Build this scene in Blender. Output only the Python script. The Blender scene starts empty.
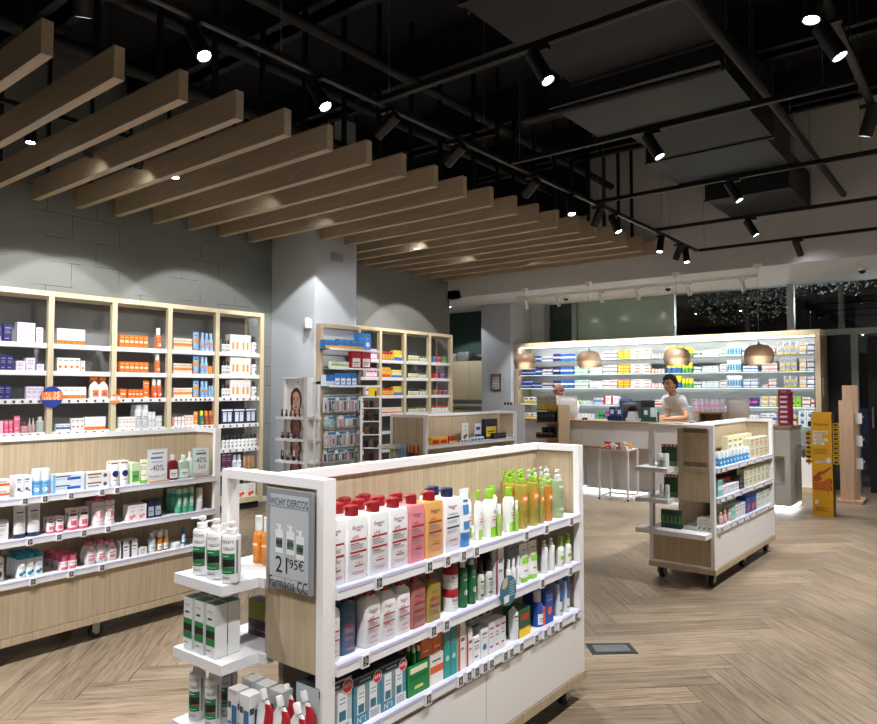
import bpy, math, random
from math import sin, cos, pi, radians as R
from mathutils import Vector, Matrix
random.seed(7)
sc=bpy.context.scene
COL=sc.collection
# ---------------------------------------------------------------- camera (measured from the photograph)
F_,PT,HW,CH=697.5,.04,.6727,1.5
def ray(px,py):
    X=(px-438.5)/F_;U=-(py-362)/F_
    d=(X,cos(PT)-U*sin(PT),sin(PT)+U*cos(PT))
    return Vector((d[0]*cos(HW)-d[1]*sin(HW), d[0]*sin(HW)+d[1]*cos(HW), d[2]))
CAM=Vector((0,0,CH))
def U(px,py,x=None,y=None,z=None):
    r=ray(px,py)
    t=(x-CAM[0])/r[0] if x is not None else (y-CAM[1])/r[1] if y is not None else (z-CAM[2])/r[2]
    return CAM+t*r
cd=bpy.data.cameras.new('camera'); cam=bpy.data.objects.new('camera',cd); COL.objects.link(cam)
cam.location=CAM; cam.rotation_euler=(pi/2+PT,0,HW)
cd.sensor_width=36; cd.lens=36*F_/877; cd.clip_start=.05; cd.clip_end=200
sc.camera=cam
# ---------------------------------------------------------------- materials
def lin(h):
    h=h.lstrip('#'); h=h if len(h)==6 else ''.join(a*2 for a in h); c=[int(h[i:i+2],16)/255 for i in (0,2,4)]
    return tuple((x/12.92 if x<=.04045 else ((x+.055)/1.055)**2.4) for x in c)+(1,)
_M={}
def mat(h,rough=.45,metal=0,trans=0,emit=0,alpha=1,coat=0):
    k=(h,rough,metal,trans,emit,alpha,coat)
    if k in _M: return _M[k]
    m=bpy.data.materials.new('paint_'+h.strip('#')); m.use_nodes=True
    b=m.node_tree.nodes['Principled BSDF']; c=lin(h)
    b.inputs['Base Color'].default_value=c; b.inputs['Roughness'].default_value=rough
    b.inputs['Metallic'].default_value=metal; b.inputs['Transmission Weight'].default_value=trans
    b.inputs['Alpha'].default_value=alpha; b.inputs['Coat Weight'].default_value=coat
    if emit: b.inputs['Emission Color'].default_value=c; b.inputs['Emission Strength'].default_value=emit
    _M[k]=m; return m
def wood(name,c1,c2,scale=(38,38,1.2),rough=.5):
    m=bpy.data.materials.new(name); m.use_nodes=True; nt=m.node_tree; N=nt.nodes; L=nt.links
    b=N['Principled BSDF']; b.inputs['Roughness'].default_value=rough
    tc=N.new('ShaderNodeTexCoord'); mp=N.new('ShaderNodeMapping'); mp.inputs['Scale'].default_value=scale
    n=N.new('ShaderNodeTexNoise'); n.inputs['Scale'].default_value=1.6; n.inputs['Detail'].default_value=8; n.inputs['Roughness'].default_value=.65
    n.inputs['Distortion'].default_value=.6
    r=N.new('ShaderNodeValToRGB'); r.color_ramp.elements[0].position=.3; r.color_ramp.elements[1].position=.72
    r.color_ramp.elements[0].color=lin(c2); r.color_ramp.elements[1].color=lin(c1)
    L.new(tc.outputs['Object'],mp.inputs[0]); L.new(mp.outputs[0],n.inputs[0]); L.new(n.outputs[0],r.inputs[0]); L.new(r.outputs[0],b.inputs['Base Color'])
    bu=N.new('ShaderNodeBump'); bu.inputs['Strength'].default_value=.06; bu.inputs['Distance'].default_value=.002
    L.new(n.outputs[0],bu.inputs['Height']); L.new(bu.outputs[0],b.inputs['Normal'])
    return m
OAK=wood('oak_laminate','#c6b499','#a8957a')
OAKP=wood('pale_oak','#ddd0b2','#c6b593')
OAKD=wood('beam_oak','#c5b499','#a39078',scale=(1.0,30,30))
OAKC=wood('counter_oak','#b79f82','#97805f',scale=(1.2,30,30))
KRAFT=wood('display_oak','#cfb093','#b8977a')
def paint(name,c,rough=.8,bump=.15,sc_=60,var=.05):
    m=bpy.data.materials.new(name); m.use_nodes=True; nt=m.node_tree; N=nt.nodes; L=nt.links
    b=N['Principled BSDF']; b.inputs['Roughness'].default_value=rough
    tc=N.new('ShaderNodeTexCoord'); n=N.new('ShaderNodeTexNoise'); n.inputs['Scale'].default_value=sc_; n.inputs['Detail'].default_value=6
    n2=N.new('ShaderNodeTexNoise'); n2.inputs['Scale'].default_value=1.3; n2.inputs['Detail'].default_value=5
    L.new(tc.outputs['Object'],n.inputs[0]); L.new(tc.outputs['Object'],n2.inputs[0])
    r=N.new('ShaderNodeMixRGB'); a=lin(c); r.inputs[1].default_value=tuple(v*(1-var) for v in a[:3])+(1,); r.inputs[2].default_value=tuple(min(1,v*(1+var)) for v in a[:3])+(1,)
    L.new(n2.outputs[0],r.inputs[0]); L.new(r.outputs[0],b.inputs['Base Color'])
    bu=N.new('ShaderNodeBump'); bu.inputs['Strength'].default_value=bump; bu.inputs['Distance'].default_value=.004
    L.new(n.outputs[0],bu.inputs['Height']); L.new(bu.outputs[0],b.inputs['Normal'])
    return m
WHITE=mat('#ecebec',.4); WSHELF=mat('#e9eaee',.35); RAIL=mat('#c9cbe8',.3); BLACK=mat('#0d0d0f',.45); METAL=mat('#9a9a9a',.35,.9)
CHROME=mat('#c8c8c8',.25,1); RUBBER=mat('#17181a',.6); GREYM=mat('#8f9092',.4,.3)
def glassm():
    m=bpy.data.materials.new('clear_glass'); m.use_nodes=True; nt=m.node_tree; N=nt.nodes; L=nt.links
    N.remove(N['Principled BSDF']); o=N['Material Output']
    t=N.new('ShaderNodeBsdfTransparent'); t.inputs[0].default_value=(.93,.96,.95,1)
    g=N.new('ShaderNodeBsdfGlossy'); g.inputs['Roughness'].default_value=.02
    f=N.new('ShaderNodeFresnel'); f.inputs[0].default_value=1.5; mx=N.new('ShaderNodeMixShader')
    L.new(f.outputs[0],mx.inputs[0]); L.new(t.outputs[0],mx.inputs[1]); L.new(g.outputs[0],mx.inputs[2]); L.new(mx.outputs[0],o.inputs[0])
    return m
GLASS=glassm()
GSHELF=mat('#a9c9c2',.1,0,.6)
# ---------------------------------------------------------------- mesh builder
class MB:
    def __init__(s): s.v=[];s.f=[];s.m=[];s.ms=[]
    def mi(s,m):
        if m not in s.ms: s.ms.append(m)
        return s.ms.index(m)
    def add(s,vs,fs,m):
        o=len(s.v); s.v+= [tuple(v) for v in vs]; i=s.mi(m)
        for f in fs: s.f.append(tuple(a+o for a in f)); s.m.append(i)
    def box(s,x0,x1,y0,y1,z0,z1,m):
        s.add([(x0,y0,z0),(x1,y0,z0),(x1,y1,z0),(x0,y1,z0),(x0,y0,z1),(x1,y0,z1),(x1,y1,z1),(x0,y1,z1)],
              [(0,3,2,1),(4,5,6,7),(0,1,5,4),(1,2,6,5),(2,3,7,6),(3,0,4,7)],m)
    def bar(s,a,b,r,m,n=8,r2=None):
        a=Vector(a);b=Vector(b);d=(b-a).normalized(); r2=r if r2 is None else r2
        t=Vector((0,0,1)) if abs(d.z)<.9 else Vector((1,0,0)); u=d.cross(t).normalized(); w=d.cross(u)
        vs=[a+(u*cos(2*pi*i/n)+w*sin(2*pi*i/n))*r for i in range(n)]+[b+(u*cos(2*pi*i/n)+w*sin(2*pi*i/n))*r2 for i in range(n)]
        fs=[(i,(i+1)%n,n+(i+1)%n,n+i)[::-1] for i in range(n)]+[tuple(range(n)),tuple(range(2*n-1,n-1,-1))]
        s.add(vs,fs,m)
    def lathe(s,prof,n=20,sx=1,sy=1,p=2,c=(0,0,0),cap=True):
        # prof: (r,z,material) ; material covers the ring from this point to the next
        ring=[]
        for r,z,_ in prof:
            k=len(s.v)
            for i in range(n):
                t=2*pi*(i+.5)/n; cx,cy=cos(t),sin(t)
                if p!=2: cx=math.copysign(abs(cx)**(2/p),cx); cy=math.copysign(abs(cy)**(2/p),cy)
                s.v.append((c[0]+cx*r*sx,c[1]+cy*r*sy,c[2]+z))
            ring.append(k)
        for j in range(len(prof)-1):
            m=s.mi(prof[j][2])
            for i in range(n):
                a,b=ring[j]+i,ring[j]+(i+1)%n; c2,d=ring[j+1]+(i+1)%n,ring[j+1]+i
                s.f.append((a,b,c2,d)); s.m.append(m)
        if cap:
            s.f.append(tuple(ring[0]+i for i in range(n))[::-1]); s.m.append(s.mi(prof[0][2]))
            s.f.append(tuple(ring[-1]+i for i in range(n))); s.m.append(s.mi(prof[-2][2]))
    def poly(s,pts,y,m,th=None):
        # polygon in the xz plane at depth y facing -y, optional thickness th behind
        n=len(pts)
        if th is None: s.add([(x,y,z) for x,z in pts],[tuple(range(n))],m)
        else:
            s.add([(x,y,z) for x,z in pts]+[(x,y+th,z) for x,z in pts],[tuple(range(n)),tuple(range(2*n-1,n-1,-1))]+[(i,n+i,n+(i+1)%n,(i+1)%n) for i in range(n)],m)
    def xf(s,M,start=0):
        s.v[start:]=[tuple(M@Vector(v)) for v in s.v[start:]]
    def mesh(s,name,smooth=True,ang=40):
        me=bpy.data.meshes.new(name); me.from_pydata(s.v,[],s.f)
        for m in s.ms: me.materials.append(m)
        me.polygons.foreach_set('material_index',s.m)
        if smooth:
            me.polygons.foreach_set('use_smooth',[True]*len(me.polygons))
            me.update()
            try: me.set_sharp_from_angle(angle=R(ang))
            except Exception: pass
        me.update(); return me
def obj(name,me,parent=None,loc=None,rot=None):
    if isinstance(me,MB): me=me.mesh(name)
    o=bpy.data.objects.new(name,me); COL.objects.link(o)
    if parent is not None: o.parent=parent
    if loc is not None: o.location=loc
    if rot is not None: o.rotation_euler=(0,0,rot) if not isinstance(rot,tuple) else rot
    return o
def empty(name,loc=(0,0,0),rot=0):
    o=bpy.data.objects.new(name,None); COL.objects.link(o); o.location=loc; o.rotation_euler=(0,0,rot) if not isinstance(rot,tuple) else rot
    o.empty_display_size=.05; return o
def tag(o,label,cat,group=None,kind=None):
    if label: o['label']=label
    if cat: o['category']=cat
    if group: o['group']=group
    if kind: o['kind']=kind
    return o
def struct(name,mb,label=None,**k):
    o=obj(name,mb,**k); o['kind']='structure'
    if label: o['label']=label
    return o
_T={}
def textgeo(s):
    if s in _T: return _T[s]
    cu=bpy.data.curves.new('t','FONT'); cu.body=s; cu.align_x='CENTER'; cu.align_y='CENTER'; cu.resolution_u=2
    o=bpy.data.objects.new('t',cu); COL.objects.link(o); dg=bpy.context.evaluated_depsgraph_get(); dg.update()
    me=bpy.data.meshes.new_from_object(o.evaluated_get(dg))
    r=([tuple(v.co) for v in me.vertices],[tuple(p.vertices) for p in me.polygons])
    bpy.data.objects.remove(o); bpy.data.curves.remove(cu); bpy.data.meshes.remove(me)
    _T[s]=r; return r
def text(mb,s,x,y,z,size,m,surf=None,wx=1.0,maxw=None):
    vs,fs=textgeo(s)
    if maxw:
        tw=(max(v[0] for v in vs)-min(v[0] for v in vs))*size
        if tw*wx>maxw: wx=maxw/tw
    out=[]
    for a,b,_ in vs:
        X=x+a*size*wx; Z=z+b*size
        Y=y if surf is None else surf(X)
        out.append((X,Y,Z))
    mb.add(out,fs,m)
# ---------------------------------------------------------------- shelf frames
class Fr:
    def __init__(s,P,th): s.P=Vector((P[0],P[1],0)); s.th=th; s.u=Vector((cos(th),sin(th),0)); s.n=Vector((sin(th),-cos(th),0))
    def hit(s,px,py,off=0):
        P=s.P-off*s.n; r=ray(px,py); t=((P-CAM)@s.n)/(r@s.n) if False else (P-CAM).dot(s.n)/r.dot(s.n)
        q=CAM+t*r; return (q-P).dot(s.u),q.z
    def s_at(s,px,z,off=0):
        # iterate py so that the hit height is z
        py=400.
        for _ in range(12):
            a=s.hit(px,py,off)[1]; b=s.hit(px,py+1,off)[1]; py+= (z-a)/(b-a)
        return s.hit(px,py,off)[0]
    def pt(s,a,off,z): 
        q=s.P+a*s.u-off*s.n; return Vector((q.x,q.y,z))
# ---------------------------------------------------------------- product shapes (local: x right, -y front, z up, origin base centre)
def surf_fn(w,d,p):
    if p>50: return lambda x:-d/2-.0006
    def f(x):
        t=min(1,abs(x)/(w/2)); return -(d/2)*(max(0,1-t**p))**(1/p)-.0006
    return f
def cg(cols,c): return (cols[c] if c<len(cols) else cols[min(1,len(cols)-1)]) if isinstance(c,int) else mat(c)
def deco(mb,items,w,d,h,p,cols,z0=0):
    f0=surf_fn(w,d,p)
    for q_,it in enumerate(items):
        f=lambda X,e=q_*.00007:f0(X)-e
        k=it[0]
        if k=='r':
            _,x0,x1,a,b,c=it; m=cg(cols,c)
            n=2 if p>50 else 6; xs=[(x0+(x1-x0)*i/n)*w/2 for i in range(n+1)]
            vs=[(x,f(x),z0+a*h) for x in xs]+[(x,f(x),z0+b*h) for x in xs]
            mb.add(vs,[(i,i+1,n+2+i,n+1+i) for i in range(n)],m)
        elif k=='s':   # slanted stripe
            _,x0,x1,a,b,sl,c=it; m=cg(cols,c)
            X=lambda v:max(-1,min(1,v))*w/2
            pts=[(X(x0),a),(X(x1),a),(X(x1+sl),b),(X(x0+sl),b)]
            mb.add([(x,f(x)-.0003,z0+z*h) for x,z in pts],[(0,1,2,3)],m)
        elif k=='o':
            _,x,z,r,c=it; m=cg(cols,c); n=14
            vs=[(x*w/2+r*w*cos(2*pi*i/n),0,z0+z*h+r*w*sin(2*pi*i/n)) for i in range(n)]
            mb.add([(a,f(a)-.0004,b) for a,_,b in vs],[tuple(range(n))],m)
        elif k=='t':
            _,x,z,sz,c,t=it[:6]; m=cg(cols,c)
            text(mb,t,x*w/2,0,z0+z*h,sz*w,m,surf=lambda X:f(X)-.0006,maxw=w*(.84 if sz>.15 else .6))
DES={
 0:[],
 1:[('r',-1,1,0,.36,1),('r',-.7,.5,.72,.78,'#8a8f98'),('r',-.1,.15,.86,.94,1)],
 2:[('r',-1,1,.38,.62,1),('r',-.7,.6,.76,.82,'#555b66')],
 3:[('r',-1,-.45,0,1,1),('r',-.3,.8,.6,.68,'#666a72'),('r',-.3,.6,.42,.47,'#8a8e96')],
 4:[('s',-.95,-.72,.3,.95,.35,2),('s',-.5,-.27,.3,.95,.35,2),('s',-.05,.18,.3,.95,.35,2),('s',.4,.63,.3,.95,.35,2),('r',-1,1,0,.24,1)],
 5:[('r',-.72,-.1,.18,.78,2),('r',.08,.72,.18,.78,2),('r',-.6,-.22,.22,.6,1),('r',.2,.6,.22,.6,1),('r',-.9,.9,.86,.95,'#e8e8ea')],
 6:[('r',-.7,.7,.78,.84,1),('r',-.7,.5,.62,.66,'#8c8c94'),('r',-.7,.6,.52,.56,'#8c8c94'),('r',-.7,.3,.2,.26,1)],
 7:[('o',0,.38,.28,1),('r',-.7,.7,.8,.87,'#6b6f78'),('r',-.6,.5,.68,.72,'#9a9ea6')],
 8:[('r',-.85,.85,.55,.82,1),('r',-.85,.85,.1,.16,1)],
 9:[('r',-1,1,0,.3,1),('r',-1,1,.3,.34,2),('r',-.7,.7,.6,.8,2)],
 10:[('r',-.8,.8,.12,.62,1),('r',-.6,.6,.35,.4,'#303338'),('r',-.6,.4,.25,.28,'#55585e')],
 11:[('r',-.55,.55,.8,.84,1),('r',-.75,.75,.42,.6,1),('r',-.5,.3,.18,.22,'#888')],
 12:[('r',-.1,.95,.25,.7,1),('r',-.9,-.2,.62,.75,'#44485a'),('r',-.9,-.2,.3,.36,'#70748a')],
 13:[('r',-1,1,.45,1,1),('r',-.7,.7,.15,.2,'#777b84')],
 # white lotion with red print
 20:[('t',-.05,.83,.165,'#1f2a4a','Eucerin'),('s',-.2,.2,.775,.79,.02,'#c8202c'),('t',-.25,.68,.17,'#b01f30','pH5'),('r',-.75,.75,.61,.64,'#a3182a'),('r',-.7,.1,.57,.585,'#a86a70'),('r',-.7,.5,.545,.555,'#9a9aa0'),('r',-.7,.4,.52,.53,'#9a9aa0'),('r',-.7,.45,.495,.505,'#9a9aa0'),
     ('r',-.75,.75,.43,.46,'#a3182a'),('r',-.7,.1,.39,.405,'#a86a70'),('r',-.7,.5,.365,.375,'#9a9aa0'),('r',-.7,.4,.34,.35,'#9a9aa0'),('r',-.35,.45,.22,.235,'#a3182a'),('t',.05,.27,.13,'#a3182a','+ A +'),('r',-.6,.6,.13,.14,'#c98890'),('r',-.4,.5,.1,.11,'#c98890')],
 21:[('t',-.05,.83,.165,'#1f2a4a','Eucerin'),('s',-.2,.2,.775,.79,.02,'#c8202c'),('t',0,.69,.13,'#33507f','UreaRepair'),('r',-.75,.75,.61,.64,'#1c2b55'),('r',-.7,.5,.56,.57,'#9a9aa0'),('r',-.7,.4,.53,.54,'#9a9aa0'),('r',-.75,.75,.43,.46,'#1c2b55'),('r',-.7,.5,.38,.39,'#9a9aa0'),('r',-.7,.4,.35,.36,'#9a9aa0'),('r',-.5,.5,.2,.215,'#a3182a'),('r',-.4,.5,.1,.11,'#c98890')],
 # white and green anti dandruff bottle
 22:[('t',-.15,.86,.24,'#2b2d30','VICHY'),('t',-.05,.73,.16,'#2b2d30','DERCOS'),('r',-.45,.45,.695,.705,'#2b2d30'),('r',-.85,.6,.2,.62,'#1f7a45'),('r',-.85,.6,.34,.5,'#0e1d1a'),('r',-.3,.55,.335,.35,'#c4622c'),('r',-.75,0,.56,.575,'#cfe6d6'),('r',-.75,.3,.24,.25,'#cfe6d6'),('r',-.75,.1,.13,.14,'#5a5d60'),('r',-.75,.2,.1,.11,'#5a5d60'),('r',.72,.88,.2,.9,'#8a8c90')],
 23:[('t',-.1,.86,.2,'#2b2d30','VICHY'),('r',-.6,.3,.7,.74,'#2b2d30'),('r',-1,1,.22,.6,'#1f7a45'),('r',-1,1,.36,.5,'#0e1d1a'),('r',-.3,.55,.345,.36,'#c4622c'),('r',-.75,.1,.12,.14,'#5a5d60')],
 24:[('t',0,.76,.42,'#3c7a3c','A'),('r',-.6,.6,.6,.615,'#7b7f86'),('r',-.5,.5,.5,.54,'#ee6b3c'),('r',-.6,.6,.44,.45,'#7b7f86'),('r',-1,1,0,.3,1)],
 25:[('r',-.85,.85,.58,.76,'#e8832a'),('r',-.6,.6,.63,.71,'#f7e3c8'),('r',-.6,.6,.47,.49,'#e06a2c'),('r',-.5,.5,.38,.39,'#5f6a35'),('r',-.5,.5,.33,.34,'#5f6a35'),('r',-.5,.5,.28,.29,'#5f6a35')],
 # big blue gift pack
 26:[('r',-1,1,.84,.97,'#15181c'),('t',-.2,.905,.11,'#e9edf0','neostrata'),('r',-1,-.12,0,.22,'#4f8aa3'),('r',.1,1,0,.22,'#dfe4ea'),('r',-.78,-.2,.22,.8,'#e6ebee'),('r',.12,.7,.22,.8,'#e6ebee'),('r',-.14,.06,.22,.8,'#8a9296'),('r',-.7,-.28,.24,.42,'#2b7383'),('r',.2,.62,.24,.42,'#2b7383'),('r',-.66,-.3,.55,.57,'#3c8799'),('r',.24,.6,.55,.57,'#3c8799'),('r',-.66,-.3,.63,.65,'#3c8799'),('r',.24,.6,.63,.65,'#3c8799'),
     ('t',-.45,.1,.22,'#e9edf0','N°1'),('r',.2,.85,.15,.165,'#3a3f46'),('r',.2,.85,.1,.115,'#3a3f46'),('r',.2,.85,.05,.065,'#3a3f46'),('o',.72,.84,.17,'#f4e8ea'),('o',.72,.84,.15,'#c81f3a'),('t',.72,.85,.14,'#ffffff','60%')],
 27:[('r',-.7,.75,.12,.9,1),('t',0,.8,.2,'#1c2540','Xemose'),('r',-.6,.6,.45,.5,2)],
 28:[('r',-.65,.65,.5,.68,1),('r',-.65,.65,.2,.36,1),('r',-.5,.5,.74,.78,'#3c5aa0'),('t',0,.85,.24,'#1f2a4a','Eucerin'),('r',-1,1,0,.14,'#2f6fae')],
 29:[('t',0,.6,.2,'#0f5a34','Farmatint'),('r',-.8,.8,.75,.95,1),('r',-.4,.4,.2,.3,'#c8d46a')],
 30:[('o',-.3,.38,.22,1),('o',.35,.3,.16,'#e98a5a'),('r',-.8,.3,.8,.86,'#5a6478'),('r',-.8,.1,.7,.73,'#9aa2b0')],
 31:[('r',-.8,.1,.66,.78,'#3b4a66'),('r',-.1,.75,.3,.58,1),('r',-.8,-.2,.42,.46,'#6f86a8'),('r',-1,-.82,0,1,2)],
 32:[('o',.15,.42,.27,1),('r',-.6,.5,.4,.46,'#e4e8f2'),('r',-.7,.7,.8,.84,'#8c6248'),('r',-.5,.5,.7,.72,'#999')],
 38:[('o',.62,.5,.085,'#4a5664'),('r',-.9,.3,.62,.8,'#8c6248'),('r',-.85,.1,.3,.42,'#6a6e78')],
 39:[('r',-1,1,.87,1,1),('r',-.6,.6,.9,.97,'#e8d8d8'),('r',-1,1,0,.22,'#6f9a3a'),('r',-.3,.3,.3,.7,'#2a6a3c')],
 40:[('o',0,.42,.33,2),('r',-.8,.8,.86,.92,'#8c6248'),('r',-.5,.5,.12,.15,'#888')],
 41:[('r',-.55,.35,.3,.62,1),('r',-.7,.6,.76,.84,'#7a7f66'),('r',-.3,.1,.36,.56,'#e8e4c8'),('r',-.7,.3,.12,.16,'#8a8c74')],
 33:[('o',0,.45,.28,1),('r',-.8,.8,.78,.8,'#777'),('r',-.6,.6,.18,.2,'#b66')],
 34:[('r',-.6,.6,.72,.76,1),('t',0,.86,.22,'#2a2e48','Eucerin'),('r',-.6,.5,.6,.615,'#999'),('r',-.6,.4,.55,.565,'#999'),('r',-.6,.5,.5,.515,'#999'),('r',-.5,.3,.3,.315,'#999')],
 35:[('r',-.55,.55,.35,.8,1),('t',0,.68,.4,'#12251c','+'),('r',-.4,.4,.42,.45,'#2c3b34')],
 36:[('o',-.2,.22,.2,1),('o',.35,.3,.16,1),('r',-.5,.6,.62,.64,'#7d8a94'),('r',-.5,.4,.55,.57,'#7d8a94'),('r',-.5,.6,.8,.83,'#7d8a94')],
 37:[('r',-.6,.6,.1,.36,1),('r',-.7,.7,.6,.72,'#4a3f42'),('r',-.5,.5,.78,.9,2),('r',-.4,.4,.48,.5,'#a66')],
}
def carton(w,d,h,cols,des,near):
    a=MB(); a.box(-w/2,w/2,-d/2,d/2,0,h,cols[0])
    b=MB(); deco(b,DES[des],w,d,h,99,cols)
    if des in (13,1,9,2,12,31,32,26,7,6,10):
        n=len(b.v); deco(b,[i for i in DES[des] if i[0]=='r' and (near or i[2]-i[1]>.9)],d,w,h,99,cols); b.xf(Matrix.Rotation(pi/2,4,'Z'),n)
    if des==26: b.add([(-w/2,-d/2,h+.0004),(w/2,-d/2,h+.0004),(w/2,d/2,h+.0004),(-w/2,d/2,h+.0004)],[(0,1,2,3)],mat('#1d2a30'))
    if des==23: b.add([(-w/2,-d/2,h+.0004),(w/2,-d/2,h+.0004),(w/2,d/2,h+.0004),(-w/2,d/2,h+.0004)],[(0,1,2,3)],cols[1])
    return [('box_body',a),('printed_front',b)]
def _pump(mb,r,z,h,m,side=-1,fat=.8):
    mb.lathe([(r*fat,z,m),(r*fat,z+h*.42,m),(r*fat*.85,z+h*.46,m),(r*.32,z+h*.47,m),(r*.32,z+h*.72,m)],12)
    mb.box(-r*.55,r*.55,-r*.45,r*.45,z+h*.72,z+h,m)
    mb.bar((side*r*.4,0,z+h*.88),(side*r*2.0,-r*.2,z+h*.80),h*.08,m,6)
def pump(w,d,h,cols,des,near,p=7,pf=.8,hp=.22):
    hb=h*(1-hp); c0,c1=cols[0],cols[1]
    a=MB(); a.lathe([(.93,0,c0),(1,.015*hb,c0),(1,hb*.93,c0),(.93,hb*.975,c0),(.5,hb*.99,c0),(.36,hb,c0)],24 if near else 16,w/2,d/2,p)
    b=MB(); _pump(b,min(w,d)*.3,hb,h-hb,c1,-1,pf)
    c=MB(); deco(c,DES[des],w,d,hb,p,cols[1:] if False else cols)
    return [('bottle_body',a),('pump',b),('printed_label',c)]
def fatpump(w,d,h,cols,des,near):   # big moulded cap with a hooked spout
    hb=h*.86; c0,c1=cols[0],cols[1]
    a=MB(); a.lathe([(.95,0,c0),(1,.012*hb,c0),(1,hb*.95,c0),(.95,hb*.985,c0),(.4,hb,c0),(.3,hb*1.005,c0)],28,w/2,d/2,9)
    b=MB(); r=w*.23; z=hb; H=h-hb
    b.lathe([(r,z,c1),(r,z+H*.62,c1),(r*.97,z+H*.68,c1),(r*1.0,z+H*.7,c1),(r*.96,z+H*.92,c1),(r*.75,z+H,c1)],18)
    b.add([(-r*.5,-r*.4,z+H*.74),(-r*.5,r*.4,z+H*.74),(-r*.5,r*.35,z+H*.98),(-r*.5,-r*.35,z+H*.98),(-r*1.9,-r*.3,z+H*.72),(-r*1.9,r*.3,z+H*.72),(-r*1.8,r*.25,z+H*.86),(-r*1.8,-r*.25,z+H*.86)],[(0,1,5,4),(1,2,6,5),(2,3,7,6),(3,0,4,7),(4,5,6,7)],c1)
    c=MB(); deco(c,DES[des],w,d,hb,9,cols)
    return [('bottle_body',a),('pump',b),('printed_label',c)]
def bottle(w,d,h,cols,des,near,p=2,hc=.2,cr=.5):
    hb=h*(1-hc); c0,c1=cols[0],cols[1]
    a=MB(); a.lathe([(.92,0,c0),(1,.02*hb,c0),(1,hb*.82,c0),(.93,hb*.9,c0),(.6,hb*.97,c0),(cr*.8,hb,c0)],20 if near else 14,w/2,d/2,p)
    b=MB(); r=w/2*cr; b.lathe([(r,hb*.985,c1),(r,h*.985,c1),(r*.9,h,c1)],16,1,min(1,d/w*1.0),2)
    c=MB(); deco(c,DES[des],w,d,hb*.86,p,cols)
    return [('bottle_body',a),('cap',b),('printed_label',c)]
def oval(w,d,h,cols,des,near): # curved-waist lotion bottle
    hb=h*.82; c0,c1=cols[0],cols[1]
    a=MB(); a.lathe([(.72,0,c0),(.86,.04*hb,c0),(.97,.25*hb,c0),(1,.45*hb,c0),(.95,.65*hb,c0),(.75,.85*hb,c0),(.45,.96*hb,c0),(.36,hb,c0)],20,w/2,d/2)
    b=MB(); b.lathe([(w*.2,hb,c1),(w*.19,h*.97,c1),(w*.15,h,c1)],14)
    c=MB(); deco(c,[('r',-.55,.55,.42,.62,0),('r',-.5,.5,.44,.5,'#51484a'),('r',-.5,.5,.2,.38,1),('r',-.4,.4,.68,.78,1)],w*.98,d*1.0,hb,2,cols)
    return [('bottle_body',a),('cap',b),('printed_label',c)]
def aero(w,d,h,cols,des,near,hc=.2):
    hb=h*(1-hc); c0,c1=cols[0],cols[1]
    a=MB(); a.lathe([(.94,0,c0),(1,.015*hb,c0),(1,hb*.95,c0),(.9,hb,c0)],18 if near else 14,w/2,w/2)
    b=MB(); b.lathe([(w*.46,hb,c1),(w*.46,h*.96,c1),(w*.4,h,c1)],16)
    c=MB(); deco(c,DES[des],w,w,hb,2,cols)
    return [('can_body',a),('cap',b),('printed_label',c)]
def spraycan(w,d,h,cols,des,near):
    pr=aero(w,d,h,cols,des,near,.12); b=MB(); hb=h*.88; c1=cols[1]
    b.lathe([(w*.3,hb,c1),(w*.3,h*.93,c1),(w*.16,h*.94,c1),(w*.16,h,c1)],12); pr[1]=('nozzle',b); return pr
def tube(w,d,h,cols,des,near):
    c0,c1=cols[0],cols[1]; a=MB(); n=20; hc=h*.13
    prof=[(hc,1,1),(h*.5,1,.85),(h*.8,1,.4),(h*.95,1.02,.06),(h,1.02,.05)]
    rings=[]
    for z,sx,sy in prof:
        rings.append(len(a.v))
        for i in range(n):
            t=2*pi*(i+.5)/n; a.v.append((cos(t)*w/2*sx*.95,sin(t)*d/2*sy,z))
    for j in range(len(prof)-1):
        for i in range(n):
            a.f.append((rings[j]+i,rings[j]+(i+1)%n,rings[j+1]+(i+1)%n,rings[j+1]+i)); a.m.append(a.mi(c0))
    a.f.append(tuple(rings[-1]+i for i in range(n))); a.m.append(0)
    b=MB(); b.lathe([(.9,0,c1),(.95,.1*hc,c1),(.93,hc,c1)],18,w/2,d/2)
    c=MB(); z0=hc; hh=h-hc
    for it in DES[des]:
        # label on the tapering face
        if it[0] in 'r':
            _,x0,x1,za,zb,cc=it; m=cg(cols,cc)
            def Y(x,z):
                q=z
                if q<.45: sy=1-.15*q/.45
                elif q<.78: sy=.85-.45*(q-.45)/.33
                else: sy=.4-.34*min(1,(q-.78)/.17)
                return -(d/2)*sy*math.sqrt(max(0,1-(x*.97)**2))-.0012
            nn=6; xs=[x0+(x1-x0)*i/nn for i in range(nn+1)]; zz=[za+(zb-za)*i/4 for i in range(5)]
            vs=[(x*w/2*.93,Y(x,z),z0+z*hh) for z in zz for x in xs]
            c.add(vs,[(j*(nn+1)+i,j*(nn+1)+i+1,(j+1)*(nn+1)+i+1,(j+1)*(nn+1)+i) for j in range(4) for i in range(nn)],m)
        elif it[0]=='o':
            _,x,z,r,cc=it; m=cg(cols,cc)
            pts=[(x*w/2+r*w*cos(2*pi*i/14),z0+z*hh+r*w*sin(2*pi*i/14)) for i in range(14)]
            c.add([(px_,-(d/2)*.98*math.sqrt(max(0,1-(px_/(w/2))**2))-.001,pz) for px_,pz in pts],[tuple(range(14))],m)
    return [('tube_body',a),('cap',b),('printed_label',c)]
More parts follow.
